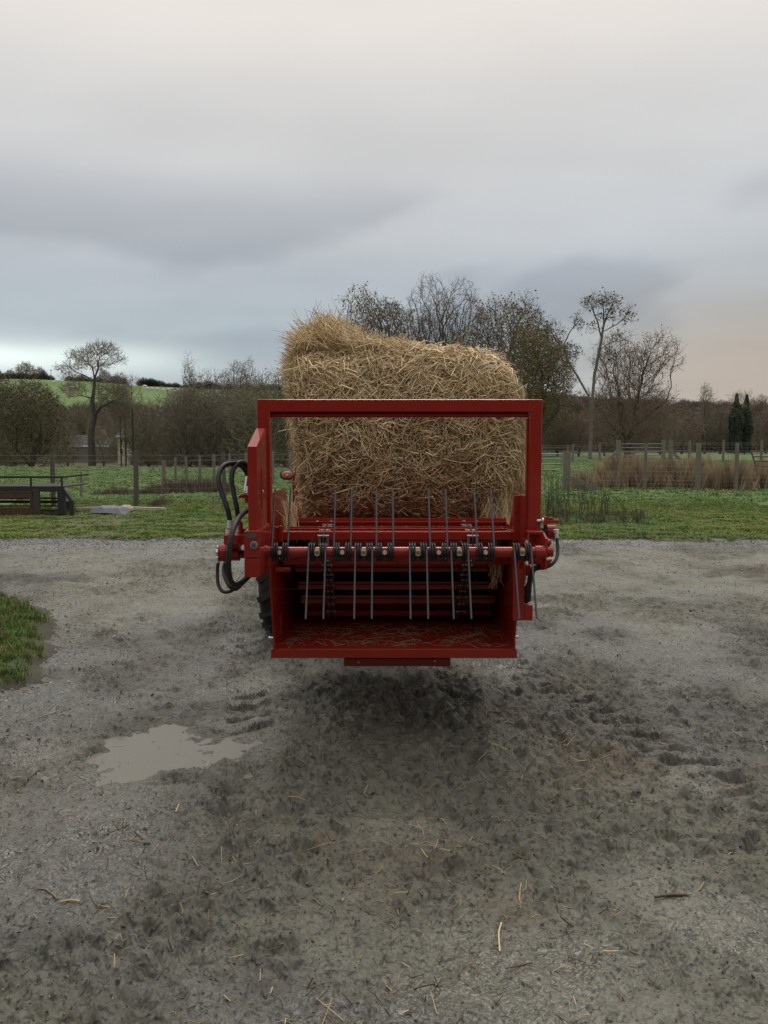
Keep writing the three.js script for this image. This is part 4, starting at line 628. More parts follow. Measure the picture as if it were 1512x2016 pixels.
// ------------------------------------------------------------------ weeds and dead grass
{
  const R = mulberry(61), reed = tuftGeo(17, 16, .8, .75), L = [];
  for (let i = 0; i < 5200; i++) {      // tall bleached grass
    const d = 25 + 9 * R() + (R() < .2 ? 6 * R() : 0), u = 1125 + 460 * R(), x = (u - 756) / FOCAL * d, k = fbm(x * .5 + 3, d * .4, 3); if (k < .40 + .12 * R() || (u < 1240 && d > 30) || (u < 1200 && R() < .6)) continue;
    const h = (.16 + 1.35 * sstep(.36, .72, fbm(x * .35 + 7, d * .25, 3)) * (.35 + .65 * R())) * (1 - .3 * sstep(1420, 1560, u)) * (.35 + .65 * sstep(1120, 1230, u + 60 * fbm(d, u * .05, 2))), c = .65 + .6 * R(), g = R(); L.push({ p: V(x, groundH(x, -d) - .02, -d), r: [(R() - .5) * .5, R() * 6.28, -.25 + (R() - .5) * .7], s: [.16, h, .16], c: g < .25 ? [.14 * c, .10 * c, .07 * c] : [.33 * c, .245 * c, .145 * c] });
  }
  scatter('dead_grass', reed, bladeMat, L, scene, 'tall bleached dead grass along the fence on the right', 'dead grass');
  const D = [];
  for (let i = 0; i < 1500; i++) { const cl = [[228, .75, 23.5, .42], [300, .6, 24, .5], [345, 1.0, 24.6, .75], [385, 1.1, 25, .85], [430, .7, 24.8, .7], [315, .25, 18.9, .42]][i % 6], x0 = at(cl[0], 960, cl[2]).x, x = x0 + (R() + R() - 1) * cl[1], d = cl[2] + (R() - .5) * .9, h = cl[3] * (.15 + .85 * R() * R() + .1) * (1 - .5 * Math.abs(x - x0) / cl[1]), c = .5 + .7 * R(); if (i % 6 === 5 && i > 400) continue; D.push({ p: V(x, groundH(x, -d) - .02, -d), r: [(R() - .5) * .5, R() * 6.28, (R() - .5) * .5], s: [.13, h, .13], c: [.14 * c, .10 * c, .075 * c] }); }
  scatter('dead_weeds', tuftGeo(18, 9, .9, .6), bladeMat, D, scene, 'clumps of dark brown dead weeds in front of the left fences', 'weeds');
  // rank of dry stems right of the machine
  const S = [], lf = [];
  for (let i = 0; i < 95; i++) { const u = 1075 + 160 * Math.pow(R(), 1.5), d = 14.6 + 2.2 * R(), x = (u - 756) / FOCAL * d, h = (.35 + .65 * R()) * (1.1 - .5 * (u - 1075) / 160), lean = (R() - .5) * .3, y = groundH(x, -d) - .03, b = V(x + lean, y + h, -d + (R() - .5) * .3), a = V(x, y, -d); S.push(cyl(a, b, .005, .002, 4, false)); for (let k = 0; k < 4; k++) { const t = .35 + .6 * R(), p = a.clone().lerp(b, t); S.push(cyl(p, p.clone().add(V((R() - .5) * .22, .05 + .14 * R(), (R() - .5) * .2)), .0028, .0014, 3, false)); } }
  const g = mergeGeometries(S.map(flat)); boxUV(g); const o = shadows(new THREE.Mesh(g, std([.055, .042, .03], .9))); o.name = 'dry_stems'; o.userData = { kind: 'stuff', label: 'thin dry weed stems standing on the grass right of the machine', category: 'weeds' }; scene.add(o);
  for (let i = 0; i < 190; i++) { const u = 1085 + 190 * R(), d = 14.4 + 2.2 * R(), x = (u - 756) / FOCAL * d, c = .6 + .6 * R(); lf.push({ p: V(x, groundH(x, -d) - .01, -d), r: [(R() - .5) * .6, R() * 6.28, (R() - .5) * .6], s: [.12, .08 + .16 * R(), .12], c: R() < .4 ? [.15 * c, .125 * c, .06 * c] : [.07 * c, .11 * c, .035 * c] }); }
  scatter('rank_weeds', tuftGeo(19, 10, .9, .9), bladeMat, lf, scene, 'dark low weeds round the dry stems right of the machine', 'weeds');
}

// ------------------------------------------------------------------ trees: branches grow towards free points in the crown
function grow(seed, o) {
  const R = mulberry(seed), N = [{ p: V(0, -.4, 0), par: -1, d: V(0, 1, 0) }], att = [];
  const path = o.trunk || [[0, 0, 0], [0, o.fork ?? 3, 0]], dens = o.dens ?? 1, step = (o.step ?? .45) * .75, kill = (o.kill ?? .75) * .48, infl = o.infl ?? 4;
  const chain = (pts, from) => { let prev = from; for (let i = 0; i < pts.length; i++) { const b = V(...pts[i]), a = N[prev].p, L = a.distanceTo(b), n = Math.max(1, Math.round(L / step)); const a0 = a.clone(); for (let k = 1; k <= n; k++) { const p = a0.clone().lerp(b, k / n); if (k < n) p.add(V((R() - .5) * .12 * step, 0, (R() - .5) * .12 * step)); N.push({ p, par: prev, d: b.clone().sub(a0).normalize() }); prev = N.length - 1; } } return prev; };
  const top = chain(path.slice(1), 0);
  for (const l of o.limbs || []) { let best = 0, bd = 1e9; const s = V(...l[0]); N.forEach((n, i) => { const q = n.p.distanceTo(s); if (q < bd) { bd = q; best = i; } }); chain(l.slice(1), best); }
  for (const e of o.env) { const [cx, cy, cz] = e.c, [rx, ry, rz] = e.r; let n = e.n * 1.9 * dens; while (n > 0) { const x = R() * 2 - 1, y = R() * 2 - 1, z = R() * 2 - 1, q = x * x + y * y + z * z; if (q > 1 || (q < .35 && R() < .5)) continue; att.push({ p: V(cx + x * rx, cy + y * ry, cz + z * rz), n: 0, d: 1e9, live: true }); n--; } }
  const see = (i) => { const p = N[i].p; for (const a of att) if (a.live) { const q = p.distanceToSquared(a.p); if (q < a.d) { a.d = q; a.n = i; } } };
  for (let i = 0; i < N.length; i++) see(i);
  let far = true;
  for (let it = 0; it < (o.iters ?? 130); it++) {
    const pull = new Map(); let live = 0;
    for (const a of att) { if (!a.live) continue; if (a.d < kill * kill) { a.live = false; continue; } live++; if (a.d > infl * infl) continue; if (!pull.has(a.n)) pull.set(a.n, V(0, 0, 0)); pull.get(a.n).add(a.p.clone().sub(N[a.n].p).normalize()); }
    if (!live) break;
    if (!pull.size) { if (!far) break; let b = null; for (const a of att) if (a.live && (!b || a.d < b.d)) b = a; if (!b) break; pull.set(b.n, b.p.clone().sub(N[b.n].p).normalize()); }
    const s = N.length;
    for (const [i, v] of pull) { if (N[i].kids > 3) continue; const d = v.normalize().multiplyScalar(.75).addScaledVector(N[i].d, .45).add(V((R() - .5) * (o.gnarl ?? .5), (R() - .5) * (o.gnarl ?? .5) + (o.lift ?? 0), (R() - .5) * (o.gnarl ?? .5))).normalize(); N[i].kids = (N[i].kids || 0) + 1; N.push({ p: N[i].p.clone().addScaledVector(d, step), par: i, d }); }
    for (let i = s; i < N.length; i++) see(i);
    if (N.length > (o.max ?? 5200)) break;
  }
  // radii from the tips down
  const e = 2.35, acc = new Float64Array(N.length), ch = new Int32Array(N.length); for (let i = N.length - 1; i >= 0; i--) { if (!ch[i]) acc[i] = Math.pow(o.tip ?? .012, e); N[i].r = Math.pow(acc[i], 1 / e); if (N[i].par >= 0) { acc[N[i].par] += acc[i]; ch[N[i].par]++; } }
  const k = (o.r0 ?? .35) / N[0].r; N.forEach(n => { n.r = n.r * (1 + (k - 1) * Math.pow(clamp(n.r / N[0].r, 0, 1), 1.1)); if (o.taper) n.r *= mix(1, o.taper, clamp(n.p.y / o.taperH, 0, 1)); if (n.p.y < .8) n.r *= 1 + .35 * Math.pow(clamp(1 - (n.p.y + .4) / 1.2, 0, 1), 2); });
  const T = { pos: [], nor: [], idx: [] }, B = { pos: [], nor: [], idx: [] }, up = V(.31, .2, .93);
  function frame(d) { const u = V(0, 0, 0).crossVectors(d, up).normalize(); return [u, V(0, 0, 0).crossVectors(d, u)]; }
  function seg(M, p, q, r1, r2, d1, d2, s) { const [a, b] = frame(d1), [c, e2] = frame(d2), o0 = M.pos.length / 3; for (let i = 0; i < s; i++) { const t = i / s * 6.28319, cs = Math.cos(t), sn = Math.sin(t); const n1 = a.clone().multiplyScalar(cs).addScaledVector(b, sn), n2 = c.clone().multiplyScalar(cs).addScaledVector(e2, sn); M.pos.push(p.x + n1.x * r1, p.y + n1.y * r1, p.z + n1.z * r1, q.x + n2.x * r2, q.y + n2.y * r2, q.z + n2.z * r2); M.nor.push(n1.x, n1.y, n1.z, n2.x, n2.y, n2.z); } for (let i = 0; i < s; i++) { const x = o0 + 2 * i, y = o0 + 2 * ((i + 1) % s); M.idx.push(x, y, x + 1, y, y + 1, x + 1); } }
  const thick = o.thick ?? .05, lp = [], lc = [], ln = [], li = [];
  N.forEach((n, i) => { if (n.par < 0) return; const m = N[n.par], big = n.r > thick; seg(big ? T : B, m.p, n.p, Math.min(m.r, n.r * 1.3), n.r, m.d, n.d, n.r > .15 ? 9 : big ? 6 : 3); });
  const tw = o.twigs ?? 2, tl = o.twigLen ?? .55, wr = o.twigR ?? .007;
  function leafAt(p) { const c = o.leaf.cols[Math.floor(R() * o.leaf.cols.length)], s = o.leaf.size * (.6 + .8 * R()), a = V(R() - .5, R() - .5, R() - .5).normalize(), b = V(R() - .5, R() - .5, R() - .5).cross(a).normalize(), n = a.clone().cross(b), k = lp.length / 3, t = .7 + .6 * R(); for (const [x, y] of [[-.5, 0], [0, -.32], [.5, 0], [0, .32]]) { const q = p.clone().addScaledVector(a, x * s).addScaledVector(b, y * s).addScaledVector(n, x * x * s * .4); lp.push(q.x, q.y, q.z); ln.push(n.x, n.y, n.z); lc.push(c[0] * t, c[1] * t, c[2] * t); } li.push(k, k + 1, k + 2, k, k + 2, k + 3); }
  N.forEach((n, i) => { if (n.par < 0 || n.r > (o.twigMax ?? .035) || n.p.y < 1) return; const cnt = Math.floor(tw + R()); for (let k = 0; k < cnt; k++) { let d = n.d.clone().multiplyScalar(.55).add(V(R() - .5, R() - .5 + (o.twigUp ?? .12), R() - .5).multiplyScalar(1.5)).normalize(), p = n.p.clone(); const L = tl * (.4 + .8 * R()); const q = p.clone().addScaledVector(d, L * .5), d2 = d.clone().add(V(R() - .5, R() - .5, R() - .5).multiplyScalar(.8)).normalize(), e3 = q.clone().addScaledVector(d2, L * .5); if (o.one) seg(B, p, e3, wr, wr * .4, d, d2, 3); else { seg(B, p, q, wr, wr * .8, d, d, 3); seg(B, q, e3, wr * .8, wr * .35, d2, d2, 3); } if (o.fine) for (let z = 0; z < o.fine; z++) { const d3 = d2.clone().add(V(R() - .5, R() - .5, R() - .5).multiplyScalar(1.8)).normalize(), s0 = q.clone().lerp(e3, R()); seg(B, s0, s0.clone().addScaledVector(d3, L * .4), wr * .6, wr * .3, d3, d3, 3); } if (o.leaf && R() < o.leaf.p * (o.leaf.where ? o.leaf.where(e3) : 1)) { const m = o.leaf.n ?? 1; for (let z = 0; z < m; z++) leafAt(q.clone().lerp(e3, R()).add(V(R() - .5, R() - .5, R() - .5).multiplyScalar((o.leaf.spread ?? .12) * 2))); } } });
  const geo = (M) => { const g = new THREE.BufferGeometry(); g.setAttribute('position', new THREE.Float32BufferAttribute(M.pos, 3)); g.setAttribute('normal', new THREE.Float32BufferAttribute(M.nor, 3)); g.setIndex(M.idx); boxUV(g); return g; };
  let leaves = null; if (lp.length) { leaves = new THREE.BufferGeometry(); leaves.setAttribute('position', new THREE.Float32BufferAttribute(lp, 3)); leaves.setAttribute('normal', new THREE.Float32BufferAttribute(ln, 3)); leaves.setAttribute('color', new THREE.Float32BufferAttribute(lc, 3)); leaves.setIndex(li); }
  return { trunk: geo(T), crown: geo(B), leaves, tris: (T.idx.length + B.idx.length + li.length) / 3 };
}
const BARK = std([.085, .075, .06], .95, { map: rep(barkTile, .8), bumpMap: rep(barkTile, .8), bumpScale: .03 });
const BARKPALE = std([.15, .135, .105], .95, { map: rep(barkTile, .8), bumpMap: rep(barkTile, .8), bumpScale: .03 });
const TWIG = std([0.205, 0.172, 0.126], .95), TWIGDARK = std([0.15, 0.127, 0.10], .95), TWIGOLIVE = std([0.195, 0.178, 0.112], .95), TWIGRED = std([0.205, 0.152, 0.117], .95);
const LEAFM = new THREE.MeshPhysicalMaterial({ vertexColors: true, roughness: .85, side: THREE.DoubleSide });
let treeTris = 0;
function treeFrom(G, name, [x, y, z], label, group, m, turn = 0, s = 1) {
  const t = thing(name, [x, y, z], label, 'tree', group); t.rotation.y = turn; t.scale.setScalar(s); treeTris += G.tris;
  for (const [n, g, mm] of [['trunk', G.trunk, m[0]], ['crown', G.crown, m[1]], ['leaves', G.leaves, LEAFM]]) if (g && g.index.count) { const o = shadows(new THREE.Mesh(g, mm)); o.name = n; t.add(o); }
  return t;
}
function spot(u, d) { const x = at(u, 880, d).x; return [x, groundH(x, -d) - .1, -d]; }
const hAt = (v, d, y0) => at(756, v, d).y - y0;
const YEL = [[.17, .125, .038], [.14, .105, .035], [.11, .095, .035], [.19, .13, .05]], BRN = [[.12, .075, .04], [.10, .07, .04], [.07, .05, .035]], DRK = [[.035, .03, .022], [.045, .036, .026]], OLV = [[.065, .065, .025], [.08, .07, .03], [.10, .075, .035]];
{ // the lone spreading oak on the left
  const d = 82, b = spot(180, d), k = d / FOCAL, X = u => (u - 180) * k, Y = v => hAt(v, d, b[1]), E = (u, v, ru, rv, n, z = 0) => ({ c: [X(u), Y(v), z], r: [ru * k, rv * k, ru * k * .8], n });
  treeFrom(grow(101, { trunk: [[0, 0, 0], [X(181), Y(850), .1], [X(187), Y(820), 0], [X(186), Y(790), .2], [X(189), Y(762), 0], [X(190), Y(745), 0]], limbs: [[[X(187), Y(822), 0], [X(205), Y(803), .8], [X(224), Y(796), 1.5], [X(244), Y(788), 2]], [[X(205), Y(803), .8], [X(206), Y(780), 1.4]], [[X(190), Y(748), 0], [X(165), Y(738), -1], [X(140), Y(728), -1.4], [X(128), Y(718), -1.8]], [[X(190), Y(745), 0], [X(203), Y(728), .8], [X(205), Y(712), 1]], [[X(190), Y(745), 0], [X(183), Y(725), -.6], [X(172), Y(712), -1]], [[X(187), Y(783), 0], [X(170), Y(780), 1], [X(155), Y(782), 1.5]], [[X(181), Y(862), 0], [X(162), Y(858), .5], [X(140), Y(866), 1]]],
    env: [E(158, 699, 28, 13, 360, -1), E(212, 692, 32, 12, 460, 1), E(238, 708, 18, 8, 160, .6), E(190, 718, 40, 9, 200), E(128, 722, 24, 8, 200, -1.5), E(145, 742, 24, 8, 120, -1), E(245, 762, 26, 22, 520, 1.5), E(222, 780, 26, 22, 320, -1), E(248, 800, 26, 14, 260, 1), E(155, 768, 26, 14, 330, 1), E(188, 765, 20, 20, 200, -2), E(145, 862, 16, 8, 50, 1), E(235, 850, 22, 20, 110, 1), E(165, 800, 18, 10, 60, -1)],
    step: .4, kill: .54, infl: 2.8, gnarl: 1.0, r0: .60, taper: .5, taperH: 9.5, tip: .018, twigs: 2.5, twigLen: .55, twigR: .013, twigMax: .05, fine: 1, max: 4200, thick: .07 }), 'oak_tree', b, 'tall gnarled bare oak with thick grey trunk standing alone in left field', 'field trees', [BARK, TWIG]);
}
function crownTree(seed, u, d, vTop, ur, o = {}) {     // tree whose crown spans ur pixels either side of u and reaches vTop
  const b = spot(u, d), k = d / FOCAL, H = hAt(vTop, d, b[1]), w = ur * k, lo = o.low ?? .3, cy = H * (1 + lo) / 2, ry = H * (1 - lo) / 2, env = [];
  const R = mulberry(seed * 3 + 1), lobes = o.lobes ?? 7; for (let i = 0; i < lobes; i++) { const a = i / lobes * 6.283 + R(), q = .35 + .3 * R(), yy = cy + ry * (R() * 1.5 - .7); const nar = o.cone ? 1 - .75 * clamp((yy - cy + ry) / (2 * ry), 0, 1) : 1; env.push({ c: [Math.cos(a) * w * .55 * nar, yy, Math.sin(a) * w * .5 * nar], r: [w * .5 * nar, ry * q, w * .5 * nar], n: Math.round((o.n ?? 1200) / lobes * .8) }); } env.push({ c: [0, H - ry * .45, 0], r: [w * (o.cone ? .3 : .6), ry * .45, w * (o.cone ? .3 : .55)], n: Math.round((o.n ?? 1200) * .2) });
  const g = grow(seed, { fork: H * lo * .8, env, step: .5, kill: .7, infl: 5, gnarl: .7, r0: .02 * H + .05, ...o }); return { g, b };
}
function tree(name, seed, u, d, vTop, ur, label, m, o, group = 'trees round the field') { const { g, b } = crownTree(seed, u, d, vTop, ur, o); return { t: treeFrom(g, name, b, label, group, m), g, b }; }
const LF = (cols, p, n, size, spread, where) => ({ cols, p, n, size, spread, where });
tree('oak_tree', 201, 756, 84, 590, 92, 'rounded oak with thin yellow-brown leaves, leftmost of the three behind the bale', [BARK, TWIG], { n: 2600, low: .30, r0: .58, tip: .017, step: .45, kill: .78, twigs: 2, twigLen: .6, twigR: .012, fine: 1, leaf: LF(YEL, .45, 2, .2, .25), lobes: 12, gnarl: 1.1 });
tree('bare_tree', 202, 868, 88, 586, 84, 'dark bare tree with upswept limbs between two yellowing oaks behind the bale', [BARK, TWIGDARK], { n: 2600, low: .30, r0: .58, tip: .017, step: .45, kill: .76, twigs: 2.2, twigLen: .6, twigR: .012, fine: 1, lift: .1, lobes: 10, gnarl: .9 });
tree('oak_tree', 203, 994, 78, 586, 130, 'broad oak with patchy yellow-brown leaves right of centre behind the bale', [BARK, TWIG], { n: 3400, low: .28, r0: .62, tip: .017, step: .45, kill: .8, twigs: 2, twigLen: .6, twigR: .011, fine: 1, leaf: LF(YEL, .45, 2, .2, .25), lobes: 13, gnarl: 1.1 });
tree('oak_tree', 204, 1062, 66, 648, 66, 'smaller oak thick with yellow-brown leaves beside the right frame corner', [BARK, TWIGOLIVE], { n: 1300, low: .22, r0: .3, step: .42, kill: .6, twigs: 2, twigR: .009, fine: 1, leaf: LF(YEL, .9, 3, .15, .25), lobes: 9, gnarl: .9 });
{ // two-stemmed ash with clusters of dark seeds
  const d = 56, b = spot(1162, d), k = d / FOCAL, X = u => (u - 1162) * k, Y = v => hAt(v, d, b[1]), E = (u, v, ru, rv, n, z = 0) => ({ c: [X(u), Y(v), z], r: [ru * k, rv * k, ru * k * .9], n });
  const Lm = (...a) => a.map(([u, v, z = 0]) => [X(u), Y(v), z]);
  treeFrom(grow(305, { trunk: [[0, 0, 0], ...Lm([1163, 850], [1162, 800, .1], [1167, 740], [1176, 680, .2], [1183, 640])], limbs: [Lm([1162, 790], [1140, 745, -.4], [1118, 705, -.8], [1112, 675, -.8], [1122, 650, -.6], [1136, 632, -.4]), Lm([1112, 690, -.8], [1098, 668, -1], [1088, 645, -1.2]), Lm([1176, 668, .1], [1165, 632, .6], [1150, 600, .8]), Lm([1183, 640], [1195, 612, -.5], [1206, 592, -.6]), Lm([1183, 640], [1179, 612, .4], [1176, 594, .5]), Lm([1182, 652], [1205, 640, .6], [1221, 624, .8]), Lm([1177, 684], [1200, 674, -.6], [1214, 667, -.8])], env: [E(1150, 603, 17, 15, 80, .8), E(1175, 594, 17, 11, 80, .5), E(1206, 592, 17, 12, 80, -.6), E(1220, 625, 13, 17, 70, .8), E(1190, 620, 18, 14, 60), E(1136, 634, 15, 15, 70, -.4), E(1089, 645, 15, 18, 80, -1.2), E(1108, 655, 12, 16, 50, -.8), E(1213, 665, 14, 12, 50, -.8), E(1160, 645, 14, 10, 40, .5), E(1125, 690, 14, 14, 40), E(1195, 700, 14, 18, 50)], step: .34, kill: .42, infl: 2.4, gnarl: 1.0, r0: .19, tip: .010, twigs: 1.6, twigLen: .45, twigR: .009, max: 3500, thick: .045, leaf: LF(DRK, .33, 3, .14, .14) }), 'ash_tree', b, 'slender two-stemmed ash hung with dark seed clusters, right of the oaks', 'trees round the field', [BARKPALE, TWIG]);
}
tree('bare_tree', 206, 1236, 60, 682, 96, 'wide spreading bare tree with reddish twigs above the far gate', [BARK, TWIGRED], { n: 2600, low: .10, r0: .34, step: .40, kill: .52, twigs: 2.2, twigR: .008, fine: 1, leaf: LF(BRN, .16, 2, .11, .2), lobes: 11, gnarl: .8, max: 6500 });
tree('alder_tree', 207, 1387, 100, 758, 24, 'narrow upright alder standing alone against the sky at right', [BARK, TWIG], { n: 650, low: .32, r0: .22, step: .42, kill: .46, twigs: 2, twigR: .013, fine: 1, cone: true, leaf: LF(DRK, .12, 2, .12, .2), lobes: 8 });
tree('birch_tree', 208, 1493, 125, 788, 26, 'pinkish twiggy young tree at the right edge', [BARKPALE, TWIGRED], { n: 620, low: .2, r0: .2, step: .45, kill: .5, twigs: 2.4, twigR: .016, fine: 1, lobes: 7 });
tree('alder_tree', 211, 373, 92, 717, 38, 'taller feathery alder rising from the left thicket', [BARK, TWIG], { n: 950, low: .3, r0: .28, step: .46, kill: .48, twigs: 1.8, twigR: .012, fine: 1, cone: true, leaf: LF(DRK, .1, 2, .13, .2), lobes: 9 });
tree('alder_tree', 212, 472, 96, 712, 36, 'pair-topped alder rising from the left thicket nearest the bale', [BARK, TWIG], { n: 950, low: .3, r0: .28, step: .46, kill: .48, twigs: 1.8, twigR: .012, fine: 1, leaf: LF(DRK, .1, 2, .13, .2), lobes: 8 });
tree('maple_tree', 213, 60, 64, 752, 78, 'bushy tree with olive-brown leaves near the left edge', [BARK, TWIGOLIVE], { n: 2200, low: .14, r0: .3, step: .42, kill: .56, twigs: 2, twigR: .009, fine: 1, leaf: LF(OLV, .8, 3, .14, .22), lobes: 11, max: 5200 });
tree('maple_tree', 214, -22, 70, 745, 70, 'dark leafy tree cut off by the left edge of the picture', [BARK, TWIGOLIVE], { n: 1500, low: .12, r0: .3, step: .46, kill: .62, twigs: 2, twigR: .01, fine: 1, leaf: LF(OLV, .8, 3, .15, .22), lobes: 9 });
{ // slim poles beside the cream house
  const G = grow(221, { fork: 5, env: [{ c: [0, 6.6, 0], r: [1.2, 2.6, 1.2], n: 260 }], step: .4, kill: .6, r0: .11, twigs: 2, twigR: .010, fine: 1, tip: .01 });
  [[238, 84, 'left'], [247, 86, 'middle'], [262, 83, 'right']].forEach(([u, d, w], i) => treeFrom(G, 'slim_tree', spot(u, d), ['leftmost of three slim pole-like trees before the cream house', 'middle one of three slim pole-like trees before the cream house', 'rightmost of three slim pole-like trees before the cream house'][i], 'slim trees before the house', [BARK, TWIG], i * 2, .95 + .08 * i));
}
// thicket: bushy bare trees, four growths repeated with their own turn and size
const THICK = [31, 32, 33, 34].map((s, i) => grow(s, { fork: .8, env: [{ c: [0, 3.6, 0], r: [2.7, 2.6, 2.4], n: 900 }, { c: [.8 * (i - 1.5), 5.4, 0], r: [1.5, 1.5, 1.5], n: 300 }, { c: [0, 1.6, 0], r: [2.6, 1.4, 2.4], n: 350 }], step: .46, kill: .62, infl: 4, gnarl: .8, r0: .16, tip: .012, twigs: 2.2, twigLen: .75, twigR: .012, twigMax: .06, one: true, thick: .06, max: 1900, leaf: i % 2 ? LF(OLV, .18, 2, .13, .2) : LF(BRN, .10, 2, .11, .2) }));
{
  const rows = [ // u, d, vTop, thicket growth, twig, label
    [118, 150, 806, 0, TWIG, 'grey-brown thicket bush above the slate roof left of the oak trunk'], [160, 152, 800, 1, TWIGOLIVE, 'thicket bush just behind the tall oak trunk'], [208, 148, 804, 2, TWIG, 'thicket bush right of the tall oak trunk'], [132, 108, 834, 3, TWIG, 'low twiggy bush in front of the slate-roofed house'], [203, 106, 842, 0, TWIGOLIVE, 'low bush hiding the right end of the slate-roofed house'], [292, 92, 800, 3, TWIGOLIVE, 'pale olive thicket bush right of the slim trees'],
    [332, 84, 775, 0, TWIG, 'brown thicket bush left of the feathery alder'], [372, 78, 772, 1, TWIGDARK, 'dark thicket bush under the feathery alder'], [412, 86, 742, 2, TWIG, 'tall brown thicket bush between the two alders'], [446, 76, 776, 3, TWIGDARK, 'dark thicket bush under the pair-topped alder'], [488, 80, 752, 0, TWIG, 'thicket bush right of the pair-topped alder'], [524, 74, 742, 2, TWIGOLIVE, 'tall thicket bush beside the straw bale on the left'], [560, 78, 760, 1, TWIG, 'thicket bush partly behind the left edge of the bale'], [615, 82, 770, 3, TWIG, 'thicket bush wholly behind the bale on the left'],
    [1060, 74, 800, 2, TWIGOLIVE, 'olive thicket bush just right of the red frame'], [1098, 70, 806, 3, TWIG, 'thicket bush left of the ash stem'], [1140, 68, 812, 0, TWIGRED, 'thicket bush under the ash tree'], [1190, 72, 806, 1, TWIG, 'thicket bush right of the ash stem'], [1248, 74, 800, 2, TWIGRED, 'reddish thicket bush behind the far gate'], [1300, 80, 800, 0, TWIG, 'thicket bush right of the far gate'], [1342, 92, 798, 3, TWIGRED, 'thicket bush left of the narrow alder'], [1418, 96, 806, 1, TWIGDARK, 'thicket bush between the alder and the ivy trees'], [1508, 100, 806, 2, TWIGRED, 'thicket bush at the right edge beyond the ivy trees'], [940, 86, 800, 1, TWIG, 'thicket bush behind the bale, centre right'], [1020, 80, 795, 0, TWIGOLIVE, 'thicket bush behind the right end of the bale'], [20, 92, 800, 2, TWIGDARK, 'dark thicket bush behind the leafy trees at the left edge']];
  rows.forEach(([u, d, vt, k, m, label], i) => { const b = spot(u, d); treeFrom(THICK[k], 'thicket_bush', b, label, 'thicket along the field edge', [BARK, m], i * 1.7, hAt(vt, d, b[1]) / 6.6); });
}
// ivy-clad trees on the right
{
  const ivy = (seed, u, d, vt, w, label) => { const b = spot(u, d), H = hAt(vt, d, b[1]), R = mulberry(seed), k = w * d / FOCAL; const g = grow(seed, { fork: H * .8, env: [{ c: [0, H * .78, 0], r: [k * 1.3, H * .22, k * 1.2], n: 220 }], step: .45, kill: .7, r0: .2, twigs: 2, twigR: .013, fine: 1 }); const lp = [], ln = [], lc = [], li = [];
    for (let i = 0; i < 5200; i++) { const y = H * (.04 + .90 * R()), a = R() * 6.283, f = k * (.5 + .9 * fbm(y * .9 + seed, Math.cos(a) * 1.2 + Math.sin(a) * .7 + 5, 3)) * (1 - .88 * sstep(.5, 1, y / H)), r = f * (.6 + .45 * Math.sqrt(R())), p = V(Math.cos(a) * r, y, Math.sin(a) * r), s = .18 + .14 * R(), n = V(Math.cos(a) + R() - .5, .6 + R() - .5, Math.sin(a) + R() - .5).normalize(), t = V(R() - .5, R() - .5, R() - .5).cross(n).normalize(), q = n.clone().cross(t), o = lp.length / 3, c = .6 + .8 * R(); for (const [x, z] of [[-.5, 0], [0, -.4], [.5, 0], [0, .4]]) { const e = p.clone().addScaledVector(t, x * s).addScaledVector(q, z * s); lp.push(e.x, e.y, e.z); ln.push(n.x, n.y, n.z); lc.push(.020 * c, .032 * c, .014 * c); } li.push(o, o + 1, o + 2, o, o + 2, o + 3); }
    const lg = new THREE.BufferGeometry(); lg.setAttribute('position', new THREE.Float32BufferAttribute(lp, 3)); lg.setAttribute('normal', new THREE.Float32BufferAttribute(ln, 3)); lg.setAttribute('color', new THREE.Float32BufferAttribute(lc, 3)); lg.setIndex(li); g.leaves = lg; treeFrom(g, 'ivy_tree', b, label, 'ivy-clad trees', [BARK, TWIG]); };
  ivy(401, 1447, 94, 768, 13, 'dark ivy-clad tree with thin bare top, left one of the pair at right'); ivy(402, 1466, 95, 770, 12, 'dark green ivy-clad column of a tree, right one of the pair');
}
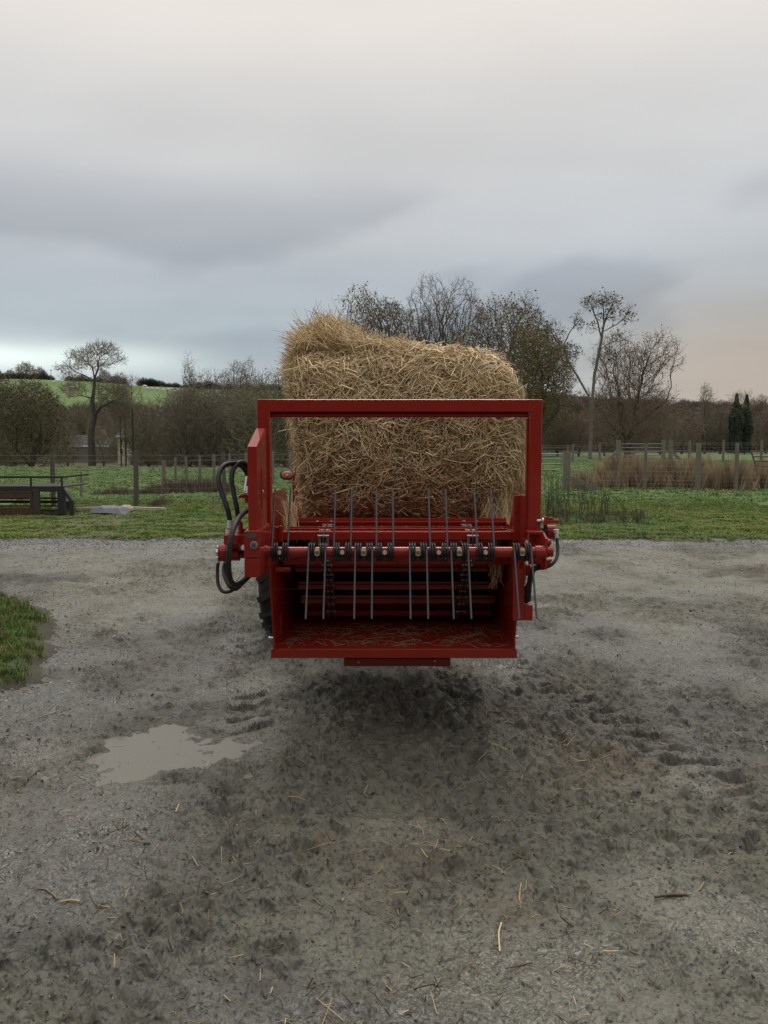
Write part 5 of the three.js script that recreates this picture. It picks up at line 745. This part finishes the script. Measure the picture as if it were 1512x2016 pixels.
// far woods on the slopes, one mass
{
  const R = mulberry(71), G = grow(55, { fork: .5, env: [{ c: [0, 3.2, 0], r: [2.6, 2.7, 2.6], n: 300 }], step: .6, kill: .7, r0: .14, tip: .03, twigs: 2, twigLen: .9, twigR: .035, twigMax: .1, fine: 1, thick: .5, max: 900 });
  const A = [];
  for (let i = 0; i < 2600; i++) { const d = 118 + 300 * R(), x = (R() - .42) * d * 1.6, wood = x > 30 ? (d < 425) : d < 205 + (fbm(x * .05, 2, 2) - .5) * 30; const uu = 756 + x / d * FOCAL; if (!wood || (uu > 95 && uu < 275 && d < 150) || (x > 30 && x < 400 && d > 405 && R() < .6)) continue; const c = .55 + .6 * R(), s = (x > 20 ? .62 : .9) + .55 * R(); const hue = R(); A.push({ p: V(x, groundH(x, -d) - .2, -d), r: [0, R() * 6.28, 0], s: [s * 1.2, s * (.75 + .35 * R()), s * 1.2], c: hue < .3 ? [.16 * c, .14 * c, .09 * c] : hue < .6 ? [.16 * c, .118 * c, .09 * c] : [.145 * c, .125 * c, .105 * c] }); }
  scatter('far_wood', G.crown, new THREE.MeshStandardMaterial({ color: 0xffffff, roughness: 1 }), A, scene, 'far bare brown woodland covering the lower slopes', 'woodland');
  // hedges and trees on the skyline
  const S = []; for (let i = 0; i < 420; i++) { const line = R() < .45, d = line ? 428 + 6 * R() : 232 + (R() - .5) * 5, u = line ? -120 + 700 * R() : -100 + 620 * R(), x = (u - 756) / FOCAL * d; if (line && (u > 250 && u < 280 || u > 110 && u < 135)) continue; const s = line ? .45 + .5 * R() : .30 + .25 * R(), c = .4 + .4 * R(); S.push({ p: V(x, groundH(x, -d) - .3, -d), r: [0, R() * 6.28, 0], s: [s * 1.3, s, s * 1.3], c: [.07 * c, .058 * c, .045 * c] }); }
  scatter('far_hedge', G.crown, new THREE.MeshStandardMaterial({ color: 0xffffff, roughness: 1 }), S, scene, 'far dark hedges along the hill pasture and its skyline', 'hedge');
  const mk = (u, vt, w, label, dark) => { const d = 430, x = (u - 756) / FOCAL * d, y = groundH(x, -d) - .4, H = hAt(vt, d, y); const g = { trunk: G.trunk, crown: G.crown, leaves: null, tris: G.tris }; const t = treeFrom(g, 'hilltop_tree', [x, y, -d], label, 'trees on the hilltop', [TWIGDARK, dark ? std([.03, .035, .022], 1) : TWIG], u); t.scale.set(H / 6.2 * w, H / 6.2, H / 6.2 * w); };
  mk(58, 713, 1.1, 'tallest rounded bare tree on the left hilltop'); mk(86, 722, .7, 'bare tree on the hilltop just right of the tallest one'); mk(28, 728, 1, 'dark low tree on the hilltop left of the tallest one', true); mk(93, 728, .7, 'dark bush-like tree at the right end of the hilltop row', true); mk(4, 728, 1.1, 'dark tree on the hilltop at the left edge', true); mk(212, 728, .9, 'pale bare tree on the skyline behind the tall oak'); mk(121, 776, .9, 'round dark bush standing alone in the hill pasture', true);
}
{ // pole on the hilltop
  const d = 425, x = (107.5 - 756) / FOCAL * d, y = groundH(x, -d); solo('utility_pole', [cyl(V(x, y - .5, -d), V(x, hAt(727, d, 0), -d), .16, .12, 6), box(x - .9, x + .9, hAt(729, d, 0) - .08, hAt(729, d, 0) + .08, -d - .1, -d + .1, .02)], TWIGDARK, [x, y, -d], 'thin utility pole on the hilltop skyline right of the tree row', 'pole');
}
{ // sheep
  const bd = new THREE.SphereGeometry(1, 10, 8); bd.scale(.62, .40, .36); bd.translate(0, .72, 0); const hd = new THREE.SphereGeometry(.17, 8, 6); hd.scale(1.3, 1, .9); hd.translate(.72, .62, 0); const lg = [[-.36, .16], [-.36, -.16], [.34, .16], [.34, -.16]].map(([x, z]) => cyl(V(x, 0, z), V(x, .5, z), .05, .06, 5)); const g = mergeGeometries([bd, hd, ...lg].map(flat)), m = std([.62, .60, .53], .95), R = mulberry(83);
  const us = [[4, 752], [6, 757], [12, 754], [17, 750], [62, 752], [61, 756], [70, 753], [80, 752], [106, 755], [110, 754], [98, 752], [138, 766], [144, 765], [148, 765.5], [152, 765], [141, 778], [143, 777], [33, 760], [284, 763], [287, 764], [299, 768], [310, 769], [322, 771], [331, 770], [338, 768], [290, 767], [345, 773]];
  us.forEach(([u, v], i) => { let d = 425; for (let k = 0; k < 60; k++) { const p = at(u, v, d); if (p.y > groundH(p.x, -d)) break; d -= 4; } const p = at(u, v, d), y = groundH(p.x, -d), o = shadows(new THREE.Mesh(g, m)); o.name = numbered('sheep'); o.position.set(p.x, y, -d); o.rotation.y = R() * 6.28; o.scale.setScalar(1.25); scene.add(o); tag(o, 'white sheep grazing on the far green hill pasture at left', 'sheep', 'sheep on the hill'); });
}
{ // houses half hidden by the trees
  function house(name, u0, u1, vEave, vRidge, vBase, d, wallC, roofC, label, wins, dep = 6) {
    const x0 = at(u0, 880, d).x, x1 = at(u1, 880, d).x, yb = at(1, vBase, d).y - 1.5, ye = at(1, vEave, d).y, yr = at(1, vRidge, d).y, h = thing(name, [(x0 + x1) / 2, yb, -d - dep / 2], label, 'house');
    part('wall', box(x0, x1, yb, ye, -d - dep, -d, .02), std(wallC, .9, { map: rep(scuffTile, .3) }), h);
    const rm = std(roofC, .85, { map: rep(barkTile, .3) }), gz = -d - dep / 2; const prof = new THREE.Shape([new THREE.Vector2(-d - dep - .3, ye - .1), new THREE.Vector2(gz, yr), new THREE.Vector2(-d + .3, ye - .1), new THREE.Vector2(-d + .3, ye - .28), new THREE.Vector2(-d - dep - .3, ye - .28)]); const g = new THREE.ExtrudeGeometry(prof, { depth: x1 - x0 + .5, bevelEnabled: false }); g.rotateY(-Math.PI / 2); g.translate(x1 + .25, 0, 0); const roof = part('roof', g, rm, h);
    part('chimney', box(mix(x0, x1, .75), mix(x0, x1, .75) + .7, ye, yr + .9, gz - .35, gz + .35, .02), std([.25, .18, .14], .9), h); part('fascia', box(x0 - .2, x1 + .2, ye - .30, ye - .08, -d + .31, -d + .36, .01), std([.72, .72, .70], .6), h);
    for (const [a, b, c, e] of wins) { const wx0 = mix(x0, x1, a), wx1 = mix(x0, x1, b), wy0 = mix(yb + 1.5, ye, c), wy1 = mix(yb + 1.5, ye, e), f = part('window', box(wx0 - .08, wx1 + .08, wy0 - .08, wy1 + .08, -d, -d + .05, .01), std([.65, .65, .62], .6), h); part('pane', box(wx0, wx1, wy0, wy1, -d + .05, -d + .06, 0), std([.03, .035, .04], .1), f); }
  }
  house('farm_house', 108, 214, 876, 856, 894, 128, [.17, .16, .145], [.055, .055, .06], 'long low house with dark slate roof seen through trees left of the oak trunk', [[.1, .2, .25, .8], [.35, .45, .25, .8], [.8, .9, .25, .8]]);
  house('farm_house', 231, 256, 857, 845, 898, 120, [.50, .45, .30], [.07, .07, .075], 'tall cream rendered house behind the slim trees', [[.2, .42, .55, .85], [.2, .42, .08, .36], [.6, .82, .55, .85]]);
  const d = 112, p = at(250, 886, d), y = groundH(p.x, -d); const st = thing('white_railing', [p.x, y, -d], 'small white railing below the cream house', 'railing'); for (const v of [884, 889, 894]) part('rail', bx(245, v, 259, v + 1.6, d, .06, .01), std([.7, .7, .68], .6), st); for (const u of [246, 252, 258]) part('rail_post', bx(u - .6, 882, u + .6, 902, d + .06, .06, .01), std([.7, .7, .68], .6), st);
}
console.log('tree triangles', Math.round(treeTris));
// ------------------------------------------------------------------ the cattle shed behind the photographer, which shades the near yard and the machine's front
{
  const b = thing('cattle_shed', [-7.5, 0, 8], 'long dark timber-clad cattle shed standing behind the camera', 'barn'), clad = std([.07, .055, .042], .9, { map: rep(barkTile, .6), bumpMap: rep(barkTile, .6), bumpScale: .01 });
  const z0 = 3.4, x0 = -18, x1 = 3, H = 4.4; part('plinth', box(x0, x1, -.3, 1.1, z0, z0 + .2, .01), std([.25, .24, .22], .9, { map: rep(soilTile, .6) }), b);
  for (let i = 0; i < 105; i++) { const x = x0 + i * .2; part('cladding_board', box(x + .012, x + .188, 1.1, H, z0 + .03 + .008 * (i % 2), z0 + .075 + .008 * (i % 2), .004), clad, b); }
  part('back_wall', box(x0, x1, -.3, H, z0 + 9, z0 + 9.2, .01), clad, b); for (const x of [x0, x1 - .2]) part('end_wall', box(x, x + .2, -.3, H, z0 + .2, z0 + 9, .01), clad, b);
  const roof = new THREE.Shape([new THREE.Vector2(z0 - .5, H + .01), new THREE.Vector2(z0 + 4.6, H + 1.7), new THREE.Vector2(z0 + 9.7, H + .01), new THREE.Vector2(z0 + 9.7, H + .09), new THREE.Vector2(z0 + 4.6, H + 1.79), new THREE.Vector2(z0 - .5, H + .09)]); const g = new THREE.ExtrudeGeometry(roof, { depth: x1 - x0 + .6, bevelEnabled: false }); g.rotateY(-Math.PI / 2); g.translate(x1 + .3, 0, 0); part('roof', g, std([.16, .16, .155], .8, { map: rep(scuffTile, .5) }), b);
}
renderer.render(scene, camera);
